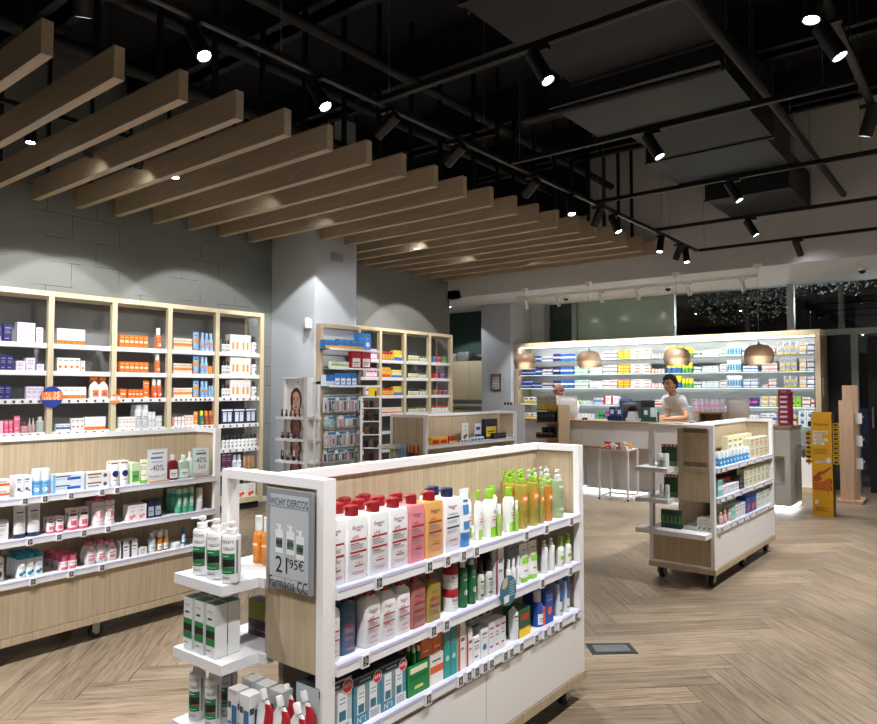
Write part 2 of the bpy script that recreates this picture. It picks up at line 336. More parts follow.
def jar(w,d,h,cols,des,near):
    c0,c1=cols[0],cols[1]; a=MB(); a.lathe([(.9,0,c0),(.97,.06*h,c0),(.97,h*.66,c0)],22,w/2,w/2)
    b=MB(); b.lathe([(w*.5,h*.66,c1),(w*.5,h*.97,c1),(w*.47,h,c1)],22)
    c=MB(); deco(c,DES[des],w*.97,w*.97,h*.66,2,cols)
    return [('jar_body',a),('lid',b),('printed_label',c)]
def dropper(w,d,h,cols,des,near):
    c0,c1=cols[0],cols[1]; a=MB(); hb=h*.6
    a.lathe([(.92,0,c0),(1,.03*hb,c0),(1,hb*.82,c0),(.7,hb*.93,c0),(.35,hb,c0)],16,w/2,w/2)
    b=MB(); b.lathe([(w*.2,hb,c1),(w*.2,hb+h*.14,c1),(w*.11,hb+h*.18,c1),(w*.1,h*.95,c1),(w*.06,h,c1)],12)
    c=MB(); deco(c,DES[des],w,w,hb*.9,2,cols)
    return [('bottle_body',a),('dropper_cap',b),('printed_label',c)]
def trigger(w,d,h,cols,des,near):
    c0,c1=cols[0],cols[1]; a=MB(); hb=h*.76
    a.lathe([(.94,0,c0),(1,.02*hb,c0),(1,hb*.6,c0),(.8,hb*.8,c0),(.36,hb*.96,c0),(.3,hb,c0)],18,w/2,d/2,2.6)
    b=MB(); b.lathe([(w*.2,hb,c1),(w*.2,hb+h*.06,c1)],12); b.box(-w*.42,w*.25,-w*.12,w*.12,hb+h*.06,h,c1); b.bar((-w*.28,0,hb+h*.08),(-w*.5,0,hb-h*.04),w*.05,c1,6)
    c=MB(); deco(c,[('r',-.6,.6,.2,.72,2),('r',-.35,.35,.35,.5,'#2c56a8')],w,d,hb*.75,2.6,cols)
    return [('bottle_body',a),('trigger_head',b),('printed_label',c)]
def pouch(w,d,h,cols,des,near):
    c0,c1=cols[0],cols[1]; a=MB(); n=16; hb=h*.8
    prof=[(0,.9,1),(hb*.08,1,1),(hb*.5,1,.8),(hb*.8,.95,.35),(hb*.93,.55,.25),(hb,.3,.25)]
    rings=[]
    for z,sx,sy in prof:
        rings.append(len(a.v))
        sh=-w*.12*(z/hb)**2
        for i in range(n):
            t=2*pi*(i+.5)/n; a.v.append((sh+cos(t)*w/2*sx,sin(t)*d/2*sy,z))
    for j in range(len(prof)-1):
        for i in range(n):
            a.f.append((rings[j]+i,rings[j]+(i+1)%n,rings[j+1]+(i+1)%n,rings[j+1]+i))
            a.m.append(a.mi(c1 if cos(2*pi*(i+1)/n)>.05 and j<4 else c0))
    a.f.append(tuple(rings[0]+i for i in range(n))[::-1]); a.m.append(0)
    b=MB(); b.lathe([(w*.13,0,c0),(w*.13,h*.14,c0),(w*.11,h*.16,c0)],14); b.xf(Matrix.Translation((-w*.14,0,hb*.99))@Matrix.Rotation(-.35,4,'Y'))
    c=MB(); deco(c,[('t',-.3,.5,.2,'#333333','DUCRAY'),('r',.3,.75,.3,.32,'#f3d8d8'),('r',.3,.7,.25,.27,'#f3d8d8')],w,d,hb,2,cols)
    return [('pouch_body',a),('spout_cap',b),('printed_label',c)]
KINDS=dict(carton=carton,pump=pump,fatpump=fatpump,bottle=bottle,oval=oval,aero=aero,spraycan=spraycan,tube=tube,jar=jar,dropper=dropper,trigger=trigger,pouch=pouch)
KINDS['roundpump']=lambda w,d,h,c,ds,nr:pump(w,w,h,c,ds,nr,p=2,pf=.95,hp=.2)
KINDS['softcap']=lambda w,d,h,c,ds,nr:bottle(w,w*.9,h,c,ds,nr,p=2.4,hc=.19,cr=.62)
KINDS['rectcap']=lambda w,d,h,c,ds,nr:bottle(w,d,h,c,ds,nr,p=6,hc=.21,cr=.46)
KINDS['foam']=lambda w,d,h,c,ds,nr:bottle(w,w,h,c,ds,nr,p=2,hc=.3,cr=.66)
KINDS['deo']=lambda w,d,h,c,ds,nr:aero(w,w,h,c,ds,nr,.45)
NAME=dict(softcap='lotion_bottle',carton='product_box',pump='pump_bottle',roundpump='pump_bottle',fatpump='pump_bottle',bottle='bottle',rectcap='lotion_bottle',oval='lotion_bottle',aero='spray_can',spraycan='spray_can',tube='squeeze_tube',jar='cream_jar',dropper='dropper_bottle',trigger='trigger_spray_bottle',pouch='refill_pouch',foam='foam_bottle',deo='deodorant_stick')
CAT=dict(softcap='bottle',carton='box',pump='bottle',roundpump='bottle',fatpump='bottle',bottle='bottle',rectcap='bottle',oval='bottle',aero='spray can',spraycan='spray can',tube='tube',jar='jar',dropper='bottle',trigger='spray bottle',pouch='pouch',foam='bottle',deo='deodorant')
_PC={}
def proto(kind,w,d,h,cols,des,near):
    k=(kind,round(w,3),round(d,3),round(h,3),cols,des,near)
    if k in _PC: return _PC[k]
    cm=[mat(c) if isinstance(c,str) else c for c in cols]
    pr=KINDS[kind](w,d,h,cm,des,near)
    if near: r=[(n,b.mesh(n)) for n,b in pr if b.f]
    else:
        t=MB()
        for n,b in pr:
            for f,mi in zip(b.f,b.m): pass
            o=len(t.v); t.v+=b.v
            for f,mi in zip(b.f,b.m): t.f.append(tuple(a+o for a in f)); t.m.append(t.mi(b.ms[mi]))
        r=[(NAME[kind],t.mesh(NAME[kind]))]
    _PC[k]=r; return r
ROUND=('aero','spraycan','jar','dropper','foam','roundpump','deo','softcap','bottle','trigger','oval')
ITEMS=[]   # (object, look, where, s, row, level)
def put(fr,z,where,look,kind,px0,px1,ytop,n=1,cols=('#ffffff',),des=0,deep=1,st=1,off=.03,d=None,near=False,gap=.003,yaw=0,w=None,h=None,dz=0):
    s0=fr.s_at(px0,z,off); s1=fr.s_at(px1,z,off)
    if s1<s0: s0,s1=s1,s0
    W=(s1-s0)/n-gap if w is None else w
    Ht=h if h is not None else (fr.hit((px0+px1)/2,ytop,off)[1]-z)/st-(.001 if st>1 else 0)
    if W<.008: W=.008
    if Ht<.015: print('LOW',look,where,Ht); Ht=.03
    D=d if d is not None else (min(W,.09) if kind not in('carton','tube','fatpump','rectcap','pump','pouch') else (max(.035,min(.5*W if kind!='carton' else .8*W,.08))))
    if kind in('aero','spraycan','jar','dropper','foam','roundpump','deo'): D=W
    rnd=kind in ROUND and px1>px0 and w is None
    if rnd:
        q=fr.pt((s0+s1)/2,off+W/2,z)-CAM; dep=-q.x*sin(HW)+q.y*cos(HW)
        W=max(.01,(px1-px0)/n*dep/F_*1.12-.001)
        if kind in('aero','spraycan','jar','dropper','foam','roundpump','deo'): D=W
    pr=proto(kind,W,D,Ht,tuple(cols),des,near)
    for i in range(n):
        for r in range(deep):
            for l in range(st):
                s=s0+(s1-s0)*(i+.5)/n if not rnd else fr.s_at(px0+(px1-px0)*(i+.5)/n,z,off+D/2)
                loc=fr.pt(s,off+D/2+r*(D+.004),z+.0008+dz+l*(Ht+.001))
                rot=fr.th+yaw+(random.uniform(-.02,.02) if n*deep>1 and gap>0.004 else 0)
                if near:
                    o=empty(NAME[kind],loc,rot)
                    for nm,me in pr: obj(nm,me,o)
                else: o=obj(pr[0][0],pr[0][1],None,loc,rot)
                if kind=='carton':
                    o.name=('medicine_box' if 'counter' in where and 'glass' in where else 'sunscreen_box' if fr.P.x<-7 and loc.y<6.5 and ('orange' in look or 'cream' in look) else 'skincare_box' if fr.P.x<-7 else 'bandage_box' if 'accessory' in where else 'hygiene_box' if 'right gondola' in where else 'cosmetic_box')
                ITEMS.append([o,look,where,s,r,l,CAT[kind],deep,st])
def label_items():
    ordn=['','first','second','third','fourth','fifth','sixth','seventh','eighth','ninth','tenth','eleventh','twelfth','thirteenth','fourteenth','fifteenth','sixteenth','seventeenth','eighteenth','nineteenth','twentieth']
    G={}
    for it in ITEMS: G.setdefault((it[1],it[2]),[]).append(it)
    for (look,where),L in G.items():
        rows={}
        for it in L: rows.setdefault((it[4],it[5]),[]).append(it)
        dm=max(i[4] for i in L); sm=max(i[5] for i in L)
        for (r,l),Q in rows.items():
            Q.sort(key=lambda i:i[3])
            for k,it in enumerate(Q):
                t=look
                ex=[]
                if len(Q)>1:
                    e=len(Q)-1-k
                    ex.append('leftmost' if k==0 else 'rightmost' if e==0 else ordn[k+1]+' from left')
                if dm>0: ex.append(['front row','second row','third row','fourth row'][r])
                if sm>0: ex.append('bottom' if l==0 else 'top' if l==sm else ('middle' if sm==2 else ordn[l+1]+' up'))
                t+=(', '+', '.join(ex) if ex else '')+', '+where
                wc=len(t.replace(',','').split())
                if wc>16: t=t.replace(' from left',''); wc=len(t.replace(',','').split())
                if wc>16: print('LONG',wc,t)
                o=it[0]; o['label']=t; o['category']=it[6]
                if len(L)>1: o['group']=look+' pieces '+where
# ================================================================ ROOM
ZC=5.2
def herringbone():
    k=6; W=1.13/k; x0w,x1w,y0w,y1w=-9.6,3.2,-3.2,12.0
    ca=math.sqrt(.5); X0=-1.93
    v=[];f=[];uv=[];colr=[]
    g=.0012
    def plank(ax,ay,bx,by,vert):
        pts=[(ax+g,ay+g),(bx-g,ay+g),(bx-g,by-g),(ax+g,by-g)]
        w=[(X0+(x-y)*ca,(x+y)*ca) for x,y in pts]
        cx=sum(p[0] for p in w)/4; cy=sum(p[1] for p in w)/4
        if cx<x0w-.6 or cx>x1w+.6 or cy<y0w-.6 or cy>y1w+.6: return
        o=len(v); v.extend([(a,b,0) for a,b in w]); f.append((o,o+1,o+2,o+3))
        r1,r2=random.random()*40,random.random()*40
        L=[(x-ax,y-ay) for x,y in pts]
        uv.extend([((a if not vert else b)+r1,(b if not vert else a)+r2) for a,b in L])
        c=random.random(); colr.append(c)
    N=int(30/W)
    for m in range(-9,10):
        for i in range(-N,N):
            ox=i*W+2*k*W*m; oy=i*W
            plank(ox,oy,ox+k*W,oy+W,False); plank(ox,oy+W,ox+W,oy+W+k*W,True)
    me=bpy.data.meshes.new('floor'); me.from_pydata(v,[],f)
    ul=me.uv_layers.new(name='UVMap')
    for i,u in enumerate(uv): ul.data[i].uv=u
    at=me.attributes.new('plank','FLOAT','FACE')
    for i,c in enumerate(colr): at.data[i].value=c
    m=bpy.data.materials.new('herringbone_oak'); m.use_nodes=True; nt=m.node_tree;Nn=nt.nodes;Lk=nt.links; b=Nn['Principled BSDF']
    uvn=Nn.new('ShaderNodeUVMap'); mp=Nn.new('ShaderNodeMapping'); mp.inputs['Scale'].default_value=(1.3,17,1)
    n=Nn.new('ShaderNodeTexNoise'); n.inputs['Scale'].default_value=2.2; n.inputs['Detail'].default_value=9; n.inputs['Roughness'].default_value=.62; n.inputs['Distortion'].default_value=1.1
    Lk.new(uvn.outputs[0],mp.inputs[0]); Lk.new(mp.outputs[0],n.inputs[0])
    r=Nn.new('ShaderNodeValToRGB'); e=r.color_ramp.elements; e[0].position=.28; e[0].color=lin('#5b4c3c'); e[1].position=.75; e[1].color=lin('#a2917c')
    x=e.new(.5); x.color=lin('#877764')
    Lk.new(n.outputs[0],r.inputs[0])
    a=Nn.new('ShaderNodeAttribute'); a.attribute_name='plank'
    mr=Nn.new('ShaderNodeMapRange'); mr.inputs[3].default_value=.80; mr.inputs[4].default_value=1.14; Lk.new(a.outputs['Fac'],mr.inputs[0])
    mx=Nn.new('ShaderNodeVectorMath'); mx.operation='SCALE'; Lk.new(r.outputs[0],mx.inputs[0]); Lk.new(mr.outputs[0],mx.inputs['Scale'])
    Lk.new(mx.outputs[0],b.inputs['Base Color']); b.inputs['Roughness'].default_value=.42
    mr2=Nn.new('ShaderNodeMapRange'); mr2.inputs[3].default_value=.34; mr2.inputs[4].default_value=.55; Lk.new(n.outputs[0],mr2.inputs[0]); Lk.new(mr2.outputs[0],b.inputs['Roughness'])
    bu=Nn.new('ShaderNodeBump'); bu.inputs['Strength'].default_value=.12; bu.inputs['Distance'].default_value=.002; Lk.new(n.outputs[0],bu.inputs['Height']); Lk.new(bu.outputs[0],b.inputs['Normal'])
    me.materials.append(m)
    o=bpy.data.objects.new('floor',me); COL.objects.link(o); o['kind']='structure'
    mb=MB(); mb.box(-9.8,3.4,-3.4,12.2,-.2,-.004,mat('#2a211a',.9)); obj('floor_slab',mb,o)
herringbone()
# block wall
def blockmat():
    m=bpy.data.materials.new('grey_block_wall'); m.use_nodes=True; nt=m.node_tree;N=nt.nodes;L=nt.links; b=N['Principled BSDF']; b.inputs['Roughness'].default_value=.85
    g=N.new('ShaderNodeNewGeometry'); sp=N.new('ShaderNodeSeparateXYZ'); cb=N.new('ShaderNodeCombineXYZ')
    L.new(g.outputs['Position'],sp.inputs[0]); L.new(sp.outputs[1],cb.inputs[0]); L.new(sp.outputs[2],cb.inputs[1])
    br=N.new('ShaderNodeTexBrick'); br.inputs['Scale'].default_value=1; br.inputs['Brick Width'].default_value=.52; br.inputs['Row Height'].default_value=.26; br.inputs['Mortar Size'].default_value=.0035; br.inputs['Mortar Smooth'].default_value=.5
    L.new(cb.outputs[0],br.inputs['Vector'])
    n=N.new('ShaderNodeTexNoise'); n.inputs['Scale'].default_value=2.6; n.inputs['Detail'].default_value=5; L.new(g.outputs['Position'],n.inputs[0])
    th=N.new('ShaderNodeMapRange'); th.inputs[1].default_value=.47; th.inputs[2].default_value=.56; L.new(n.outputs[0],th.inputs[0])
    mu=N.new('ShaderNodeMath'); mu.operation='MULTIPLY'; L.new(br.outputs['Fac'],mu.inputs[0]); L.new(th.outputs[0],mu.inputs[1])
    mx=N.new('ShaderNodeMixRGB'); mx.inputs[1].default_value=lin('#7f8380'); mx.inputs[2].default_value=lin('#3c3f3d'); L.new(mu.outputs[0],mx.inputs[0])
    n2=N.new('ShaderNodeTexNoise'); n2.inputs['Scale'].default_value=1.1; n2.inputs['Detail'].default_value=7; L.new(g.outputs['Position'],n2.inputs[0])
    sc2=N.new('ShaderNodeMapRange'); sc2.inputs[3].default_value=.88; sc2.inputs[4].default_value=1.12; L.new(n2.outputs[0],sc2.inputs[0])
    vm=N.new('ShaderNodeVectorMath'); vm.operation='SCALE'; L.new(mx.outputs[0],vm.inputs[0]); L.new(sc2.outputs[0],vm.inputs['Scale']); L.new(vm.outputs[0],b.inputs['Base Color'])
    bu=N.new('ShaderNodeBump'); bu.inputs['Strength'].default_value=.4; bu.inputs['Distance'].default_value=.004; bu.invert=True; L.new(mu.outputs[0],bu.inputs['Height']); L.new(bu.outputs[0],b.inputs['Normal'])
    return m
BLOCK=blockmat(); GREYP=paint('grey_plaster','#7c7e7a'); SOFF=paint('soffit_paint','#d6d8dc'); COLP=paint('column_paint','#c3cad2',.7,.05); WWALL=paint('white_wall','#c9cccf'); GREEN=paint('dark_green_wall','#39504a')
CEIL=mat('#0b0e17',.9)
mb=MB(); mb.box(-7.9,-7.75,-3.2,6.04,0,ZC,BLOCK); mb.box(-7.9,-7.75,6.04,10.05,0,ZC,GREYP); wl=struct('wall_left',mb)
mb=MB(); mb.box(-7.749,-6.87,6.045,6.80,0,ZC,COLP); struct('trim_1',mb,'pale blue-grey square column against the left wall')
mb=MB(); mb.box(-7.75,-7.735,-3,6.04,.0,.07,WHITE); struct('baseboard_left',mb)
mb=MB(); mb.box(-7.9,3.2,10.0,10.15,3.16,ZC,SOFF); struct('wall_back_upper',mb,'light grey bulkhead wall above the low ceiling')
mb=MB(); mb.box(-9.6,3.2,10.15,12.2,3.16,3.3,SOFF); mb.box(-9.6,-7.46,10.0,10.15,3.16,3.3,SOFF); struct('ceiling_low',mb,'white low ceiling over the counter')
mb=MB(); mb.box(-9.6,3.2,-3.2,10.2,ZC,ZC+.1,CEIL); struct('ceiling',mb,'black exposed ceiling')
mb=MB(); mb.box(-9.6,-7.9,12.0,12.15,0,3.16,GREEN); mb.box(-9.6,-9.5,9.0,12.0,0,3.16,GREYP); mb.box(-9.6,-7.9,8.9,9.0,0,3.16,GREYP); struct('wall_recess',mb,'dark green wall of the recess beyond the left wall')
mb=MB(); mb.box(-7.9,-6.86,12.0,12.15,0,3.16,WWALL); mb.box(-7.88,-7.20,11.25,12.0,0,3.16,COLP); struct('wall_back',mb)
mb=MB(); mb.box(3.2,3.3,-3.2,12.2,0,ZC,WWALL); struct('wall_right',mb)
mb=MB(); mb.box(-7.9,3.2,-3.3,-3.2,0,ZC,WWALL); struct('wall_front',mb)
# windows
FRM=mat('#9aa09f',.4,.6); DARKF=mat('#17181b',.4,.3)
mb=MB()
for x in (-6.86,-6.27,-4.40,-2.52): mb.box(x,x+.10,11.94,12.04,0,3.16,FRM)
mb.box(-1.66,-1.57,11.94,12.04,0,2.36,FRM)
mb.box(-6.86,3.2,11.95,12.03,2.33,2.42,FRM)
mb.box(-6.86,-2.5,11.9,12.0,0,.9,WWALL)
struct('trim_2',mb,'grey aluminium window mullions and transom')
FILM=mat('#8fa39b',.15); FILM2=mat('#2c3a37',.12)
def pane(n,x0,x1,z0,z1,m,th=.01):
    mb=MB(); mb.box(x0,x1,12.0,12.0+th,z0,z1,m); struct('window_%d'%n,mb)
pane(1,-6.76,-6.27,2.42,3.16,FILM2); pane(2,-6.17,-4.40,2.42,3.16,FILM)
pane(3,-4.30,-2.52,2.42,3.16,GLASS); pane(4,-2.42,3.2,2.42,3.16,GLASS)
pane(5,-6.76,-1.66,.0,2.33,mat('#2b3032',.2)); 
pane(6,-1.57,-1.45,.05,2.33,GLASS)
mb=MB(); mb.box(-1.45,-1.33,11.94,12.05,0,2.28,DARKF); mb.box(-.42,-.3,11.94,12.05,0,2.28,DARKF); mb.box(-1.33,-.42,11.94,12.05,2.16,2.28,DARKF); mb.box(-1.33,-.42,11.94,12.05,0,.12,DARKF)
d1=struct('door_1',mb,'black framed glass entrance door')
mb=MB(); mb.box(-1.33,-.42,11.99,12.0,.12,2.16,GLASS); obj('door_glass',mb,d1)
mb=MB(); mb.bar((-1.39,11.88,.95),(-1.39,11.88,1.25),.014,METAL); mb.bar((-1.39,11.88,.97),(-1.39,11.95,.97),.01,METAL); mb.bar((-1.39,11.88,1.23),(-1.39,11.95,1.23),.01,METAL); obj('door_handle',mb,d1)
mb=MB(); mb.box(-.3,3.2,12.0,12.01,.0,2.33,GLASS); struct('window_7',mb)
# outdoors at night
mb=MB(); mb.box(-14,8,12.2,30,-.3,-.05,mat('#1c1d20',.9)); struct('ground_outside',mb,'dark pavement outside the windows')
mb=MB(); mb.box(-14,8,24,24.3,0,9,mat('#16181c',.9))
for i in range(9): mb.box(-12+i*2.2,-11+i*2.2,23.97,24,2.6,4.0,mat('#0a0c10',.3))
tag(obj('building',mb),'dark building across the street seen through the glass','building')
mb=MB()
for i in range(40): mb.box(-2.6+i*.08,-2.57+i*.08,15,15.02,0,1.1,mat('#26385e',.6))
mb.box(-2.6,.6,15,15.03,1.1,1.15,mat('#26385e',.6)); mb.box(-2.6,.6,15.03,15.06,.55,1.05,mat('#233661',.6))
tag(obj('railing',mb),'blue street railing outside the entrance door','railing')
def tree(cx,cy,cz,r,n,label):
    t=empty('street_tree',(cx,cy,0)); tag(t,label,'tree','trees outside the windows')
    mb=MB(); mb.bar((0,0,-.05),(0,0,cz-.3),.09,mat('#2a241d',.9),8,.05); mb.bar((0,0,cz-.5),(r*.5,0,cz+.4),.04,mat('#2a241d',.9)); mb.bar((0,0,cz-.5),(-r*.5,.1,cz+.5),.04,mat('#2a241d',.9)); obj('trunk',mb,t)
    mb=MB(); lm=mat('#8a9188',.6)
    for i in range(n):
        a=random.random()*2*pi; b=math.acos(2*random.random()-1); q=r*random.random()**.45
        c=Vector((q*cos(a)*sin(b),q*sin(a)*sin(b)*.6,cz+q*.7*cos(b))); s=.018+.03*random.random()
        u=Vector((random.uniform(-1,1),random.uniform(-1,1),random.uniform(-1,1))).normalized()*s; w=u.cross(Vector((random.random(),.3,random.random()))).normalized()*s*.6
        mb.add([c-u,c+w,c+u,c-w],[(0,1,2,3)],lm)
    o=obj('foliage',mb,t); o['kind']='stuff'
tree(-4.3,16.5,3.9,1.4,1500,'night-lit street tree outside behind the third window')
tree(-2.3,15.5,4.1,1.1,1400,'night-lit street tree outside nearer the entrance door')
# baseboard under left cabinet wall etc
# ================================================================ BEAMS
BY=[1.682,2.104,2.54,2.975,3.406,3.837,4.292,4.737,5.184,5.638,6.116,6.57,7.014,7.414,7.822,8.193,8.598,9.019,9.459,9.846]
BX=[-4.312,-4.291,-4.273,-4.25,-4.236,-4.225,-4.22,-4.209,-4.188,-4.175,-4.167,-4.154,-4.13,-4.083,-4.024,-3.967,-3.923,-3.889,-3.866,-3.825]
ordn=['first','second','third','fourth','fifth','sixth','seventh','eighth','ninth','tenth','eleventh','twelfth','thirteenth','fourteenth','fifteenth','sixteenth','seventeenth','eighteenth','nineteenth','last']
for i,(y,x) in enumerate(zip(BY,BX)):
    xl=-6.868 if 6.05<y+.03<6.8 else -7.748
    o=empty('ceiling_beam',((x+xl)/2,y,3.47)); tag(o,'wooden ceiling slat beam, '+('nearest of the row' if i==0 else 'farthest of the row' if i==19 else ordn[i]+' from the camera'),'beam','wooden ceiling slat beams')
    h=(x-xl)/2; mb=MB(); mb.box(-h,h,0,.068,0,.21,OAKD); obj('beam',mb,o)
    for sx in (-.85,.82):
        mb=MB(); mb.box(h*sx-.02,h*sx+.02,.02,.05,.21,ZC-3.47,BLACK); obj('hanger',mb,o)
# ================================================================ TRACKS AND SPOTS
ZT=3.40
def track(a,b,label,z=ZT,m=BLACK,w=.02,rods=3,top=ZC,rp=None):
    a=Vector(a);b=Vector(b); o=empty('lighting_track',(a.x,a.y,z)); tag(o,label,'lighting track')
    L=(b-a).length; d=(b-a).normalized(); ang=math.atan2(d.y,d.x); o.rotation_euler[2]=ang
    mb=MB(); mb.box(0,L,-w,w,0,.035,m); mb.box(0,L,-w*.35,w*.35,-.002,0,mat('#3c3d41',.4,.6)) ; obj('rail',mb,o)
    for k in range(rods):
        mb=MB(); x=L*((k+.5)/rods if rp is None else rp[k]); mb.bar((x,0,.035),(x,0,top-z),.003,METAL if m is BLACK else m,6); obj('suspension_wire',mb,o)
XM=-3.165; TY=[3.32,4.93,6.53,8.12,9.68]
track((XM,-2.6),(XM,9.68),'long black lighting track running beside the beam ends',rods=6)
track((-.60,-2.6),(-.60,9.68),'long black lighting track at the far right',rods=6)
for i,y in enumerate(TY): track((XM+.03,y),(-.63,y),'black cross track, '+['nearest','second nearest','third','fourth','farthest'][i]+' of the five',rods=2,rp=(.03,.93))
track((-6.1,-1),(-6.1,9.5),'black lighting track above the wooden beams',z=3.78,rods=4)
LG=[]
def spot(top,aim,label,on=True,power=60,size=58,m=BLACK,L=.20,r=.042,z=None,blend=.35,lamp=True,grp='black track spotlights',em=60):
    top=Vector(top); aim=Vector(aim); d=(aim-top).normalized()
    o=empty('track_spotlight',top); tag(o,label,'spotlight',grp)
    mb=MB(); mb.box(-.06,.06,-.016,.016,-.026,-.003,m); mb.bar((0,0,-.10),(0,0,-.02),.008,m); obj('track_adapter',mb,o)
    piv=Vector((0,0,-.105)); q=d.to_track_quat('Z','Y').to_matrix().to_4x4()
    mb=MB(); mb.lathe([(r,-L*.45,m),(r,L*.55,m)],20,cap=False); mb.lathe([(.001,-L*.45,m),(r,-L*.45,m)],20,cap=False)
    mb.lathe([(r*.82,L*.42,m),(r*.82,L*.552,m),(r,L*.55,m)],20,cap=False)
    mb.xf(Matrix.Translation(piv)@q); obj('lamp_head',mb,o)
    lm=MB(); mm=mat('#ffffff',.2,0,0,em) if on else mat('#33363a',.2)
    lm.lathe([(.001,L*.5,mm),(r*.80,L*.5,mm)],20,cap=False); lm.xf(Matrix.Translation(piv)@q); obj('lens',lm,o)
    if on and lamp:
        l=bpy.data.lights.new('spot_light','SPOT'); l.energy=power; l.spot_size=R(size); l.spot_blend=blend; l.shadow_soft_size=.03; l.color=(1,.985,.97)
        lo=bpy.data.objects.new('spot_light',l); COL.objects.link(lo); lo.parent=o; p=piv+d*(L*.58); lo.location=p
        lo.rotation_euler=d.to_track_quat('-Z','Y').to_euler()
    return o
def lens_top(px,py,z=3.2,back=(0,0,0)):
    q=U(px,py,z=z); return q
# lamps on the main track  (x, y on track, aim point, lit)
P_=112
spot((XM,1.98,ZT),(-1.45,2.2,.4),'lit black spotlight on long track, nearest left of picture',power=P_,size=62)
spot((XM,2.80,ZT),(-1.35,3.1,.5),'lit black spotlight on long track, second, beside third beam end',power=P_,size=60)
spot((XM,3.42,ZT),(-7.4,3.4,1.2),'black spotlight turned toward the left wall beside nearest cross track',power=P_,size=52)
spot((XM,4.18,ZT),(-7.4,4.9,1.2),'black spotlight turned toward the left wall, second nearest',power=P_,size=52)
spot((XM,5.30,ZT),(-7.3,7.0,1.3),'black spotlight facing away, half hidden behind beam ends',power=P_,size=52)
spot((XM,6.02,ZT),(-2.5,5.6,.3),'lit black spotlight on long track above the middle beam ends',power=P_,size=62)
spot((XM,6.62,ZT),(-4.5,6.9,.9),'black spotlight facing away between two lit ones',power=P_,size=56)
spot((XM,7.02,ZT),(-1.6,7.1,.2),'lit black spotlight right of the facing-away one',power=P_,size=62)
spot((XM,8.35,ZT),(-3.3,7.6,.2),'lit black spotlight near last beam ends',power=P_,size=60)
spot((XM,8.98,ZT),(-4.6,9.45,.6),'black spotlight facing away near far track corner',power=P_*1.7,size=62)
spot((XM,9.25,ZT),(-2.6,8.7,.2),'lit black spotlight right at the far track corner',power=P_,size=60)
# cross tracks
spot((-1.93,TY[0],ZT),(-.2,3.5,.2),'lit black spotlight on the nearest cross track',power=P_,size=64)
spot((-1.92,TY[1],ZT),(-.2,5.2,.2),'lit black spotlight on the second cross track',power=P_,size=64)
spot((-1.80,TY[2],ZT),(-.1,6.7,.2),'lit black spotlight on the third cross track',power=P_,size=64)
spot((-2.06,TY[3],ZT),(-.3,8.3,.2),'dimly lit black spotlight on the fourth cross track',power=P_,size=60,em=25)
spot((-1.90,TY[4],ZT),(-1.3,10.9,.9),'unlit-looking black spotlight on the farthest cross track',power=P_,size=62)
spot((-.60,3.52,ZT),(-1.0,3.0,.2),'lit black spotlight at top right, shining down leftward',power=P_,size=64)
spot((-.62,4.00,ZT),(.9,4.1,.2),'lit black spotlight at top right, angled to the right',power=P_,size=64)
spot((-.60,5.35,ZT),(-1.5,5.9,.7),'black spotlight cut by the right picture edge',power=P_*1.7,size=64)
spot((-.60,7.6,ZT),(-1.9,9.3,.7),'black spotlight on the right track beyond the picture edge',power=P_,size=60)
# over the beams, washing the left wall and the cabinets
for k,(x,y,ax,ay,az,lb) in enumerate([(-6.1,.9,-7.7,.9,1.2,'before first beam'),(-6.1,1.75,-7.7,2.0,1.3,'between first and second beam'),(-6.17,2.34,-5.9,2.3,0,'lit, at left picture edge'),(-6.1,2.80,-7.7,3.0,1.4,'poking below third beam'),(-6.08,3.24,-7.7,3.5,1.4,'poking below fourth beam'),(-6.12,3.61,-5.6,3.4,0,'lit, below fifth beam'),(-5.9,4.5,-7.7,4.9,1.4,'between seventh and eighth beam'),(-6.1,5.4,-7.2,6.0,1.2,'near the column'),(-6.1,7.25,-7.7,7.9,1.4,'behind the column'),(-6.1,8.4,-7.7,8.8,1.4,'over the far wall cabinet'),(-5.6,7.25,-5.2,7.1,0,'over the small middle island'),(-5.7,9.3,-5.2,9.3,.9,'near the bulkhead')]):
    spot((x,y,3.78),(ax,ay,az),'black spotlight above the wooden beams, '+lb,power=P_*.9,size=70,r=.045,L=.26,blend=.12,grp='spotlights above the beams')
# unseen lamps added around the camera on these tracks to fill the shelves
for k,(x,y,ax,ay,az) in enumerate([(XM,.9,-1.9,1.0,.2),(XM,-.3,-1.7,.6,.6),(XM,.4,-4.3,.9,.6),(XM,-1.4,-4.4,1.6,.6),(-.6,2.4,-1.6,2.2,.6),(-.6,1.2,-1.5,1.8,.6),(-.6,0,-1.3,1.6,.5),(-.6,-1.2,-.6,-.6,0),(XM,1.4,-4.3,2.2,.4)]):
    pw=P_*(1.9 if ax<-4 else 1.0)
    spot((x,y,ZT),(ax,ay,az),'added unseen fill spotlight near the camera, '+['a','b','c','d','e','f','g','h','i'][k]*0+['over the near island','aimed at near island','aimed at left island','turned to the left island end','right track, over near island','right track, toward near island','right track, above the camera','right track, rearmost','toward left island middle'][k],power=pw,size=66,grp='added unseen fill spotlights')
track((1.8,-2.6),(1.8,9.5),'added black lighting track in the unseen right part of the shop',rods=4)  # unseen track and lamps added so floor bounce fills beams and walls
for k,y in enumerate((-1.6,.6,2.8,5.0,7.2,9.0)):
    spot((1.8,y,ZT),(2.0,y+.1,0),'added unseen fill spotlight in right part of the shop, '+['nearest the rear wall','second','third','fourth','fifth','nearest the windows'][k],power=P_*3.6,size=62,grp='added fill spotlights in the right part')
spot((-.60,6.5,ZT),(-1.4,6.9,.6),'added unseen spotlight on right track brightening right gondola',power=P_*1.8,size=66,grp='added unseen fill spotlights')  # extra unseen lamp added to brighten the right gondola front
